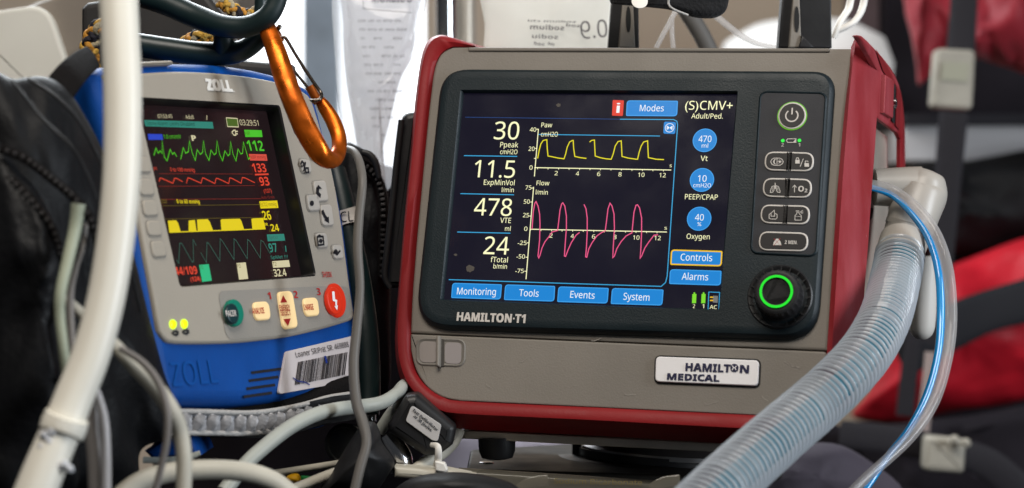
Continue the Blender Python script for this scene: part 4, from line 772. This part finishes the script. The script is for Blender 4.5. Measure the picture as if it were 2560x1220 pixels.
# orange carabiner
r = empty('carabiner', W(830, 420, 1.15)); tag(r, 'orange metal carabiner with wire gate clipped to the dark green handle', 'carabiner')
mb = MB(); sp = [(664, 60, 1.165, 21), (690, 128, 1.155, 25), (710, 190, 1.15, 27), (736, 260, 1.145, 28), (764, 322, 1.145, 28.5), (790, 368, 1.145, 28), (810, 393, 1.148, 25), (832, 399, 1.155, 21.5), (846, 380, 1.165, 19), (847, 344, 1.172, 19), (832, 302, 1.176, 19), (810, 266, 1.178, 17), (799, 250, 1.178, 13)]
tube(mb, sp, orange, 20, 8, .7); mb.build('spine', r, 60)
mb = MB(); tube(mb, [(796, 256, 1.176, 13), (786, 238, 1.176, 12), (774, 216, 1.176, 12)], brownm, 14, 3); tube(mb, [(794, 252, 1.176, 15), (790, 245, 1.176, 15)], brownm, 14, 1); mb.build('nose', r, 40)
mb = MB(); tube(mb, [(676, 70, 1.172, 14), (690, 88, 1.172, 14), (700, 106, 1.172, 12)], brownm, 14, 3); lathe(mb, W(694, 73, 1.165), (.5, -.6, .5), [(.0014, 0), (.0014, .003), (.0008, .0035)], wire_m, 10); mb.build('hinge', r, 40)
mb = MB(); tube(mb, [(697, 98, 1.166, 4), (706, 93, 1.166, 4.2), (716, 98, 1.166, 4.2), (740, 138, 1.166, 4.2), (780, 200, 1.166, 4.4), (800, 228, 1.166, 4.4), (804, 240, 1.164, 4.4), (798, 249, 1.162, 4.4), (784, 252, 1.162, 4.4), (778, 250, 1.165, 4.2)], wire_m, 10)
tube(mb, [(696, 118, 1.18, 3.6), (720, 158, 1.18, 3.6), (766, 214, 1.18, 3.6), (776, 226, 1.18, 3.6)], wire_m, 10); mb.build('wire_gate', r, 60)

# ------------------------------------------------------------------ cables and tubes at the left and bottom
def cable(name, lab, cat, pts, mat, seg=14, n=8):
    m_ = MB(); tube(m_, pts, mat, seg, n); return tag(m_.build(name, None, 60), lab, cat)
r = empty('white_hose', W(110, 1220, .92)); tag(r, 'thick white hose hanging across the left end of the monitor', 'hose')
mb = MB(); tube(mb, [(293, -60, .95, 49), (300, 80, .945, 48), (306, 220, .94, 48), (306, 360, .935, 47), (301, 480, .93, 47), (286, 620, .925, 47), (262, 760, .92, 47), (226, 890, .915, 48), (182, 1000, .91, 49), (146, 1090, .905, 50), (108, 1180, .90, 52), (70, 1280, .895, 54)], hose_w, 24, 10); mb.build('hose_tube', r, 60)
mb = MB(); tube(mb, [(168, 1040, .905, 55), (160, 1062, .905, 58), (152, 1084, .904, 56)], hose_w, 24, 3)
tape = M('clear_tape', (.62, .63, .66), .2)
for x, y in ((110, 1092), (122, 1108), (104, 1122), (128, 1084), (160, 1166), (172, 1176), (150, 1170)): tube(mb, [(x-8, y, .898, 4), (x, y-6, .896, 11), (x+9, y+3, .897, 5)], tape, 8, 3)
mb.build('tape_joint', r, 60)
cable('cream_cable', 'cream cable running down from behind the white hose past the silver trim', 'cable', [(160, 745, .965, 13), (185, 768, .965, 14), (230, 808, .965, 15), (285, 862, .965, 17), (335, 915, .965, 19), (385, 965, .965, 21), (425, 1020, .965, 22), (450, 1080, .97, 21), (460, 1150, .97, 20), (458, 1240, .97, 20)], cream_c)
cable('grey_cable', 'thin grey cable crossing the cream cable over the black case', 'cable', [(300, 870, .958, 8), (355, 905, .957, 9), (395, 955, .956, 10), (417, 1020, .955, 10), (418, 1090, .956, 9), (405, 1160, .958, 9), (385, 1240, .96, 9)], grey_c)
cable('bottom_cable', 'cream cable arching across the lower left corner', 'cable', [(300, 1240, 1.0, 25), (350, 1204, 1.005, 25), (420, 1182, 1.01, 25), (520, 1174, 1.015, 25), (610, 1180, 1.02, 25), (680, 1202, 1.025, 25), (730, 1240, 1.03, 25)], cream_c, 18)
cable('pale_cable', 'pale grey cable sweeping from the ventilator corner across below the silver trim', 'cable', [(1090, 930, 1.33, 14), (1040, 945, 1.27, 15), (1008, 965, 1.22, 15.5), (990, 985, 1.20, 16), (955, 1006, 1.18, 17), (905, 1016, 1.17, 18), (850, 1022, 1.155, 18), (790, 1036, 1.14, 18), (725, 1068, 1.125, 19), (660, 1118, 1.11, 19), (610, 1165, 1.10, 19), (560, 1230, 1.09, 20)], bluegrey_c, 16)
cable('hanging_cable', 'grey cable hanging in a long curve right of the orange clip', 'cable', [(868, 372, 1.20, 9), (886, 380, 1.19, 9.5), (900, 410, 1.18, 10.5), (906, 460, 1.17, 11), (898, 540, 1.165, 11.5), (894, 620, 1.16, 12), (900, 720, 1.155, 11), (892, 820, 1.15, 12), (884, 910, 1.145, 13), (890, 1000, 1.14, 13.5), (908, 1060, 1.135, 14), (916, 1110, 1.13, 12.5), (900, 1170, 1.125, 13), (884, 1240, 1.12, 13)], M('dark_grey_cable', (.13, .12, .11), .45))
cable('short_cable', 'short pale cable looping under the ventilator corner', 'cable', [(1040, 940, 1.27, 12), (1008, 965, 1.23, 13), (992, 1010, 1.21, 14), (970, 1045, 1.20, 15), (948, 1080, 1.20, 15)], bluegrey_c)
cable('tied_cable', 'cream cable held by a white cable tie under the ventilator', 'cable', [(1146, 1075, 1.22, 17), (1130, 1105, 1.215, 18), (1105, 1130, 1.21, 18), (1075, 1150, 1.20, 18), (1030, 1185, 1.19, 18)], cream_c)
cable('green_tube', 'pale green tube hanging in front of the open carry case', 'tube', [(196, 510, .955, 18), (188, 570, .955, 16), (170, 650, .95, 15), (152, 730, .945, 14), (150, 790, .945, 13), (160, 880, .945, 13), (172, 980, .95, 13)], green_t)
cable('twin_tube', 'grey tube beneath the white hose, left of its pair', 'tube', [(232, 960, .945, 16), (228, 1060, .945, 17), (236, 1150, .945, 18), (240, 1250, .945, 18)], M('smoky_tube', (.3, .28, .27), .3), 14)
cable('twin_tube', 'glossy clear tube beneath the white hose, right of its pair', 'tube', [(240, 975, .94, 10), (258, 1040, .94, 12), (264, 1120, .94, 13), (264, 1250, .94, 14)], M('glossy_grey_tube', (.42, .4, .4), .15), 14)
cable('thin_cable', 'thin grey cable twisting behind the white hose', 'cable', [(215, 560, .965, 6), (206, 620, .96, 6), (190, 670, .96, 7), (176, 740, .96, 9), (180, 860, .955, 10), (190, 960, .955, 10)], grey_c)
cable('low_cable', 'dim cream cable lying on the deck behind the yellow clip', 'cable', [(640, 1190, 1.16, 9), (720, 1178, 1.17, 9), (800, 1166, 1.18, 9), (850, 1158, 1.19, 9)], cream_c)
cable('low_cable', 'cream cable beside the yellow and green clip', 'cable', [(690, 1240, 1.13, 13), (760, 1212, 1.14, 13), (820, 1188, 1.15, 13), (870, 1170, 1.16, 12)], cream_c)
r = empty('thick_cable', W(915, 1030, 1.26)); tag(r, 'thick dark green cable with a white letter tag and metal collar', 'cable')
mb = MB(); tube(mb, [(838, 425, 1.30, 26), (850, 480, 1.295, 29), (866, 560, 1.29, 31), (890, 680, 1.285, 33), (908, 800, 1.275, 34), (916, 900, 1.27, 34), (918, 1000, 1.265, 33), (918, 1040, 1.26, 30)], green_r, 20); mb.build('cable_body', r, 60)
mb = MB(); tube(mb, [(859, 524, 1.29, 31), (866, 548, 1.29, 32), (872, 570, 1.288, 32)], ptag, 22, 4, 1.0, False); PT = Plane((0, 1.2806, 0), (1, 0, 0), (0, 1, 0), (0, 0, 1)); text(mb, PT, 'CL', 852, 884, 556, 26, ink, 0, .0, 553); mb.build('cable_tag', r, 60)
mb = MB(); tube(mb, [(918, 1036, 1.25, 22), (918, 1052, 1.25, 22)], chrome, 20, 2); mb.build('metal_collar', r, 40)

# ------------------------------------------------------------------ clutter between and under the devices
r = empty('zipped_pouch', W(920, 700, 1.36)); tag(r, 'black zipped pouch standing between the two devices', 'pouch')
mb = MB(); pillow(mb, [(860, 362), (895, 366), (930, 392), (955, 440), (972, 500), (976, 620), (975, 800), (965, 1000), (850, 1000), (840, 700), (845, 450)], 1.37, .02, .04, fabric, .004, 30, 6, 14, 11); mb.build('pouch_body', r, 80)
zipper([(896, 402, 1.348), (930, 428, 1.348), (950, 465, 1.347), (958, 520, 1.345), (957, 600, 1.345), (955, 700, 1.345)], 9, r)
mb = MB(); tube(mb, [(905, 380, 1.345, 8), (925, 388, 1.345, 9), (940, 410, 1.345, 9), (948, 445, 1.345, 7)], blackp, 12, 6, .6); mb.build('zip_pull', r, 60)
mb = MB(); slab(mb, Plane((0, 1.275, 0), (1, 0, 0), (0, 1, 0), (0, 0, 1)), rpoly([W(x, y, 1.275).xz[:] for x, y in ((1008, 282), (1050, 278), (1030, 720), (962, 720), (975, 520), (992, 340))], [.006, .004, .002, .004, .01, .01], 5), 0, .03, blackp, .004, cap1=True)
tube(mb, [(1004, 300, 1.272, 8), (992, 400, 1.272, 8), (980, 520, 1.272, 8), (968, 620, 1.272, 8), (962, 690, 1.272, 8), (975, 720, 1.272, 7)], blackr, 10, 6)
tag(mb.build('side_holder', None, 40), 'black upright holder beside the ventilator left edge', 'holder')
r = empty('test_plug', W(1060, 1140, 1.19)); tag(r, 'black test plug box with a tilted white label under the ventilator corner', 'plug')
a = W(1030, 960, 1.185); b = W(1128, 1068, 1.185); e1 = (W(1110, 1050, 1.17)-W(1022, 972, 1.17)).normalized(); e2 = Vector((0, .25, .0)); e3 = e1.cross(Vector((0, 1, 0))).normalized()
e3 = -e3 if e3.z < 0 else e3
PQ = Plane(W(1052, 1062, 1.185), e1, Vector((0, 1, 0)), e3); mb = MB()
q = pxs(PQ, [(1012, 990), (1042, 985), (1140, 1068), (1132, 1112), (1096, 1140), (1060, 1140), (970, 1080), (968, 1062)])
slab(mb, PQ, rpoly(q, .004, 5), 0, .04, blackp, .005, steps=4, cap1=True); mb.build('plug_body', r, 40)
mb = MB(); q = pxs(PQ, [(1029, 1012), (1104, 1062), (1094, 1104), (1080, 1100), (1014, 1052)], -.0004); slab(mb, PQ, rpoly(q, .002, 4), -.0012, .0, M('plug_label', (.5, .48, .47), .5), .0003)
text(mb, PQ, 'Test Defibrillator', 1030, 1092, 1027, 10, ink, -.0016, .02, 1078); text(mb, PQ, 'at 30 Joules.', 1033, 1078, 1042, 10, ink, -.0016, .02, 1080); mb.build('plug_label', r, 0)
mb = MB(); tube(mb, [(1078, 1112, 1.175, 6), (1094, 1116, 1.17, 8), (1096, 1140, 1.17, 9), (1092, 1165, 1.175, 10)], offw, 12, 5, .6); slab(mb, Plane((0, 1.168, 0), (1, 0, 0), (0, 1, 0), (0, 0, 1)), rpoly([W(x, y, 1.168).xz[:] for x, y in ((1086, 1152), (1112, 1158), (1120, 1176), (1112, 1182), (1088, 1178))], .001, 3), 0, .008, offw, .001, cap1=True)
tag(mb.build('cable_tie'), 'white plastic cable tie below the black test plug', 'cable tie')
mb = MB(); tube(mb, [(958, 1090, 1.2, 34), (975, 1120, 1.2, 38), (996, 1150, 1.2, 36), (1002, 1180, 1.2, 30)], chrome, 24, 4); tag(mb.build('metal_fitting'), 'shiny metal fitting beside the black strap fold', 'fitting')
mb = MB(); pillow(mb, [(905, 1062), (935, 1055), (950, 1080), (955, 1105), (985, 1150), (975, 1180), (920, 1240), (790, 1250), (835, 1170), (870, 1110)], 1.16, .03, .03, blackr, .004, 35, 5, 12, 21); tag(mb.build('rubber_boot'), 'black rubber boot under the dark green cable end', 'boot')
mb = MB(); pillow(mb, [(985, 1225), (1040, 1192), (1130, 1180), (1220, 1190), (1290, 1215), (1300, 1260), (980, 1260)], 1.12, .02, .03, blackr, .002, 30, 5, 10, 22); tag(mb.build('rubber_mount'), 'black rounded rubber mound at the bottom edge below the test plug', 'mount')
mb = MB(); lathe(mb, W(866, 1110, 1.215), (-.25, -1, .1), [(.0125, 0), (.0125, .004), (.0105, .005), (.0095, .0042), (.0085, .0045), (.002, .0048)], M('dull_metal', (.16, .16, .15), .4, .7, var=(40, -.4)), 36); tag(mb.build('round_dial'), 'dull round metal disc left of the rubber boot', 'disc')
r = empty('cable_clip', W(750, 1210, 1.16)); tag(r, 'yellow and green plastic clip lying among the cables', 'clip')
mb = MB(); pillow(mb, [(716, 1192), (732, 1184), (748, 1186), (752, 1204), (738, 1210), (718, 1206)], 1.15, .006, .01, yellow_p, .001, 60, 3, 6, 2); mb.build('yellow_half', r)
mb = MB(); pillow(mb, [(752, 1190), (770, 1190), (788, 1194), (780, 1206), (754, 1206)], 1.155, .005, .01, green_p, .001, 60, 3, 6, 3); mb.build('green_half', r)
mb = MB(); d = 1.17; slab(mb, Plane((0, d, 0), (1, 0, 0), (0, 1, 0), (0, 0, 1)), [W(x, y, d).xz[:] for x, y in ((985, 1168), (1120, 1176), (1190, 1190), (1190, 1210), (985, 1195))], 0, .02, cream_c, .003, cap1=True); tag(mb.build('pale_bar'), 'pale flat bar beneath the cable tie', 'bar')

# ------------------------------------------------------------------ drip bags, pole and top clutter
def dripbag(name, lab, out, d, mat, lines, bulge=.012):
    r_ = empty(name, W(out[0][0], 150, d)); tag(r_, lab, 'drip bag'); m_ = MB(); pillow(m_, out, d, bulge, .004, mat, .0025, 30, 4, 10, 31); m_.build('bag_film', r_, 80)
    if mat is bagfilm:
        m_ = MB(); pillow(m_, [(868, -60), (1045, -60), (1040, 60), (1030, 140), (1000, 200), (975, 300), (952, 400), (965, 480), (930, 480), (900, 400), (882, 300), (864, 190), (858, 60)], d-.001, bulge*1.15, .006, bagfluid, .004, 60, 5, 14, 33); m_.build('bag_contents', r_, 80)
    m_ = MB(); pl = Plane((0, d-bulge*1.3, 0), (1, 0, 0), (0, 1, 0), (0, 0, 1)); lines(m_, pl); m_.build('bag_print', r_, 0); return r_
def iv1(m_, pl):
    text(m_, pl, 'MORBIDO', 930, 1030, 6, 22, bagprint, 0, .03)
    stroke(m_, pl, [pl.uv(*p) for p in ((908, -20), (908, 22), (1030, 32))], .0004, 0, bagprint)
    for k in range(14):
        x0 = 895+k*3; y = 55+k*22
        x = x0
        while x < 1018-k*4:
            wd = random.uniform(9, 26)
            if random.random() < .72: text(m_, pl, random.choice(('nima', 'ero', 'dose', 'sale', 'vena', 'uso')), x, x+wd, y, 8, bagprint, 0, .0)
            x += wd+6
dripbag('drip_bag', 'clear printed drip bag hanging between the monitor and the ventilator', [(838, -60), (950, -66), (1062, -60), (1056, 60), (1046, 150), (1022, 250), (1004, 330), (990, 400), (975, 470), (930, 480), (890, 430), (868, 370), (850, 280), (838, 150)], 1.42, bagfilm, iv1)
def iv2(m_, pl):
    text(m_, pl, '0.9', 1453, 1520, 98, 44, bagprint, 0, .01, 92, mirror=True)
    for x0, x1, y, h in ((1325, 1410, 73, 12), (1330, 1395, 95, 10), (1320, 1440, 54, 5), (1415, 1450, 66, 8), (1335, 1360, 112, 8), (1370, 1385, 112, 8)): text(m_, pl, 'sodium chlo'[:max(3, int((x1-x0)/12))], x0, x1, y, h, bagprint, 0, .02, y+3, mirror=True)
dripbag('drip_bag', 'frosted drip bag with mirrored 0.9 print standing behind the screen', [(1208, -60), (1370, -66), (1530, -60), (1532, 60), (1530, 150), (1380, 160), (1225, 150), (1212, 60)], 1.40, meshfilm, iv2, .008)
mb = MB(); tube(mb, [(1114, -80, 1.75, 26), (1116, 140, 1.75, 26), (1117, 330, 1.75, 26)], chrome, 24, 2); tube(mb, [(1163, -80, 1.8, 26), (1164, 140, 1.8, 26), (1164, 330, 1.8, 26)], steel, 24, 2)
tag(mb.build('steel_pole'), 'upright polished steel double pole behind the ventilator left corner', 'pole')
r = empty('padded_strap', W(1680, 45, 1.25)); tag(r, 'black padded strap with a punched hole above the screen', 'strap')
mb = MB(); pillow(mb, [(1524, -40), (1524, 0), (1536, 10), (1600, 16), (1670, 24), (1700, 33), (1740, 44), (1785, 45), (1812, 30), (1822, 0), (1825, -40)], 1.24, .012, .03, M('black_velvet_fabric', (.006, .006, .007), .85, bump=(500, 1.0), sheen=.15), .002, 50, 5, 10, 41); mb.build('strap_pad', r, 80)
mb = MB(); tube(mb, [(1680, -20, 1.222, 3), (1671, 6, 1.222, 3), (1682, 22, 1.222, 3), (1720, 38, 1.226, 3)], silver_t, 8, 6); mb.build('seam', r)
mb = MB(); lathe(mb, W(1599, 5, 1.225), (0, -1, .5), [(.0048, 0), (.005, .0008), (.0042, .001)], offw, 20); mb.build('eyelet', r)
cable('clear_line', 'clear line slanting down from the padded strap', 'tube', [(1688, 30, 1.34, 6), (1672, 60, 1.34, 6), (1640, 120, 1.34, 6)], cleartube, 10, 4); cable('clear_line', 'clear line dropping straight below the padded strap', 'tube', [(1680, 40, 1.34, 6), (1680, 80, 1.34, 6), (1684, 125, 1.34, 6)], cleartube, 10, 4)
cable('clear_line', 'long clear line curving down towards the wider slotted bracket', 'tube', [(1790, 40, 1.36, 9), (1840, 80, 1.36, 8), (1890, 108, 1.36, 6), (1950, 120, 1.36, 5)], cleartube, 10, 4)
cable('grey_strut', 'grey strut leaning behind the padded strap', 'strut', [(1712, 20, 1.45, 22), (1750, 80, 1.45, 22), (1780, 140, 1.45, 22)], M('grey_strut_plastic', (.1, .095, .09), .5), 12, 4)
for k, (o, lab) in enumerate(((0, 'white looped line nearest the wider slotted bracket'), (34, 'white looped line passing outside its twin above the red handle'))): cable('looped_line', lab, 'tube', [(2084+o*.2, 95-o*.5, 1.34, 8), (2100+o, 55, 1.34, 8), (2122+o, 20, 1.35, 9), (2130+o, -30, 1.35, 9)], offw, 12, 6)
mb = MB(); lathe(mb, W(2010, 128, 2.5), (0, .1, 1), [(.105, -.06), (.11, -.02), (.1, .01), (.07, .028), (.001, .034)], lampglow, 48); tag(mb.build('dome_lamp', None, 60), 'bright white dome lamp behind the wider slotted bracket', 'lamp')
r = empty('wall_unit', W(100, 300, 1.5)); tag(r, 'beige equipment casing with a pale rounded panel in the top left corner', 'casing')
mb = MB(); slab(mb, Plane((0, 1.5, 0), (1, 0, 0), (0, 1, 0), (0, 0, 1)), rpoly([W(x, y, 1.5).xz[:] for x, y in ((-200, 60), (60, 15), (150, -20), (300, -60), (620, -60), (520, 260), (-200, 300))], .008, 5), 0, .1, beige_d, .006, cap1=True); mb.build('casing_body', r)
mb = MB(); slab(mb, Plane((0, 1.49, 0), (1, 0, 0), (0, 1, 0), (0, 0, 1)), rpoly([W(x, y, 1.49).xz[:] for x, y in ((-100, 40), (118, 8), (166, 150), (156, 290), (-100, 290))], [.002, .02, .012, .002, .002], 8), 0, .02, pale_panel, .003, cap1=True); mb.build('pale_panel', r)

# ------------------------------------------------------------------ blurred background at the right and behind
def fs(name, lab, cat, x0, x1, y0, y1, d, mat, thick=.05, **k): return tag(wallbox(name, x0, x1, y0, y1, d, mat, thick).build(name), lab, cat)
mb = MB(); slab(mb, Plane((0, 2.6, 0), (1, 0, 0), (0, 1, 0), (0, 0, 1)), [W(x, y, 2.6).xz[:] for x, y in ((2215, 1300), (2900, 1300), (2900, -200), (2215, -200))], 0, .05, darkbk, .004, cap1=True); tag(mb.build('storage_wall'), 'dark storage partition behind the red bags', 'partition')
mb = MB(); slab(mb, Plane((0, 2.68, 0), (1, 0, 0), (0, 1, 0), (0, 0, 1)), [W(x, y, 2.68).xz[:] for x, y in ((2110, 300), (2230, 300), (2230, -200), (2130, -200))], 0, .03, M('mauve_panel', (.14, .1, .11), .6, var=(6, .5)), .004, cap1=True); tag(mb.build('partition_board'), 'mauve grey panel beside the dark partition', 'panel')
fs('storage_shelf', 'pale grey shelf edge behind the red backpack', 'shelf', 2262, 2700, 312, 402, 2.35, M('grey_shelf_laminate', (.5, .48, .48), .5), .2)
fs('shelf_lip', 'dark rail above the pale grey shelf edge', 'rail', 2262, 2700, 284, 312, 2.33, strap_g, .2)
r = empty('red_backpack', W(2420, 330, 2.1)); tag(r, 'faded red bag with a grey strap and buckle above the shelf', 'bag')
mb = MB(); pillow(mb, [(2268, -80), (2262, 20), (2278, 90), (2290, 160), (2300, 215), (2350, 120), (2440, 145), (2520, 170), (2620, 190), (2700, 60), (2650, -90), (2450, -100)], 2.15, .06, .12, pinkred, .05, 9, 5, 18, 51, .5, (1.6, 1, .6)); mb.build('bag_body', r, 80)
mb = MB(); tube(mb, [(2412, -60, 2.04, 34), (2408, 40, 2.04, 34), (2400, 150, 2.04, 36)], strap_g, 14, 4, .2); mb.build('strap', r)
mb = MB(); slab(mb, Plane((0, 2.02, 0), (1, 0, 0), (0, 1, 0), (0, 0, 1)), rpoly([W(x, y, 2.02).xz[:] for x, y in ((2342, 120), (2440, 125), (2432, 275), (2330, 268))], .006, 4), 0, .02, buckle_m, .004, cap1=True); sheet(mb, Plane((0, 2.019, 0), (1, 0, 0), (0, 1, 0), (0, 0, 1)), [W(x, y, 2.019).xz[:] for x, y in ((2355, 155), (2425, 158), (2418, 205), (2350, 200))], -.002, M('buckle_slot', (.35, .34, .26), .5)); mb.build('buckle', r)
mb = MB(); pillow(mb, [(2262, 430), (2400, 405), (2700, 380), (2700, 640), (2400, 640), (2262, 600)], 2.3, .05, .1, fabric, .02, 12, 4, 10, 55); tag(mb.build('dark_bag'), 'dark rolled bag on the shelf row below the red one', 'bag')
mb = MB(); tube(mb, [(2385, 280, 1.98, 36), (2372, 420, 1.98, 34), (2362, 560, 1.98, 30), (2350, 700, 1.98, 28), (2335, 860, 1.98, 28)], strap_g, 14, 5, .2); tag(mb.build('long_strap'), 'long grey strap hanging from the cream buckle', 'strap')
r = empty('trauma_bag', W(2450, 1000, 2.1)); tag(r, 'bright red bag with black bands in the lower right', 'bag')
mb = MB(); pillow(mb, [(2130, 1040), (2180, 960), (2200, 780), (2300, 700), (2440, 640), (2580, 590), (2750, 560), (2750, 900), (2560, 1000), (2380, 1030), (2240, 1060)], 2.2, .08, .15, redcloth, .03, 8, 5, 16, 61); mb.build('bag_body', r, 80)
mb = MB(); tube(mb, [(2240, 880, 2.08, 70), (2370, 820, 2.08, 58), (2480, 775, 2.08, 52), (2620, 740, 2.08, 58)], M('black_bag_band', (.012, .012, .016), .7), 14, 5, .15); mb.build('band', r)
mb = MB(); tube(mb, [(2262, 1040, 2.06, 22), (2272, 940, 2.06, 22), (2290, 820, 2.06, 22)], strap_g, 12, 4, .2); mb.build('strap', r)
mb = MB(); tube(mb, [(2306, 1090, 1.9, 16), (2318, 980, 1.9, 15), (2326, 880, 1.9, 13)], M('worn_beige_bar', (.34, .27, .25), .6), 12, 4, .5); tag(mb.build('beige_bar'), 'worn beige bar leaning in front of the bright red bag', 'bar')
mb = MB(); pillow(mb, [(2080, 1090), (2250, 1060), (2420, 1040), (2700, 1020), (2700, 1300), (2080, 1300)], 2.0, .03, .1, darkbk, .02, 12, 4, 10, 65); tag(mb.build('dark_blanket'), 'dark folded cloth below the bright red bag', 'cloth')
r = empty('lower_strap', W(2380, 1180, 1.85)); tag(r, 'grey safety strap with a cream metal buckle in the lower right corner', 'strap')
mb = MB(); tube(mb, [(2100, 1085, 1.86, 34), (2220, 1098, 1.86, 36), (2360, 1125, 1.86, 36), (2470, 1160, 1.86, 40), (2560, 1240, 1.86, 44)], strap_g, 14, 5, .2); mb.build('webbing', r)
mb = MB(); slab(mb, Plane((0, 1.83, 0), (1, 0, 0), (0, 1, 0), (0, 0, 1)), rpoly([W(x, y, 1.83).xz[:] for x, y in ((2318, 1090), (2418, 1100), (2412, 1185), (2312, 1178))], .005, 4), 0, .02, buckle_m, .005, cap1=True)
for x, y in ((2385, 1098), (2413, 1106)): lathe(mb, W(x, y, 1.82), (0, -1, 0), [(.004, 0), (.004, .006), (.002, .008)], buckle_m, 14)
mb.build('buckle', r)
mb = MB(); pillow(mb, [(1830, 1180), (1960, 1120), (2080, 1108), (2170, 1150), (2260, 1230), (2200, 1300), (1850, 1300)], 1.5, .03, .05, M('mauve_cloth', (.075, .062, .078), .8, bump=(120, .4)), .01, 16, 4, 10, 71); tag(mb.build('folded_cloth'), 'mauve folded cloth below the corrugated hose', 'cloth')
mb = MB(); pillow(mb, [(1000, 1080), (1150, 1050), (1440, 1050), (1600, 1090), (1600, 1260), (1000, 1260)], 1.75, .03, .06, lilac, .008, 22, 4, 12, 75); tag(mb.build('quilted_blanket'), 'pale lilac quilted blanket seen under the metal plate', 'blanket')
mb = MB(); pillow(mb, [(1560, 1085), (1700, 1062), (1900, 1060), (2120, 1075), (2140, 1330), (1560, 1330)], 1.9, .03, .08, darkbk, .01, 14, 4, 10, 77); tag(mb.build('dark_backing'), 'added dark cushion low behind the swivel mount', 'backing')  # added dark pillow, keeps the bright wall from showing below the ventilator
mb = MB(); slab(mb, Plane((0, 1.5, 0), (1, 0, 0), (0, 1, 0), (0, 0, 1)), [W(x, y, 1.5).xz[:] for x, y in ((380, 380), (840, 380), (990, 420), (1040, 300), (1100, 300), (1100, 1075), (1000, 1240), (380, 1240))], 0, .05, darkbk, .004, cap1=True); tag(mb.build('case_lining'), 'black padded lining behind the devices', 'case lining')
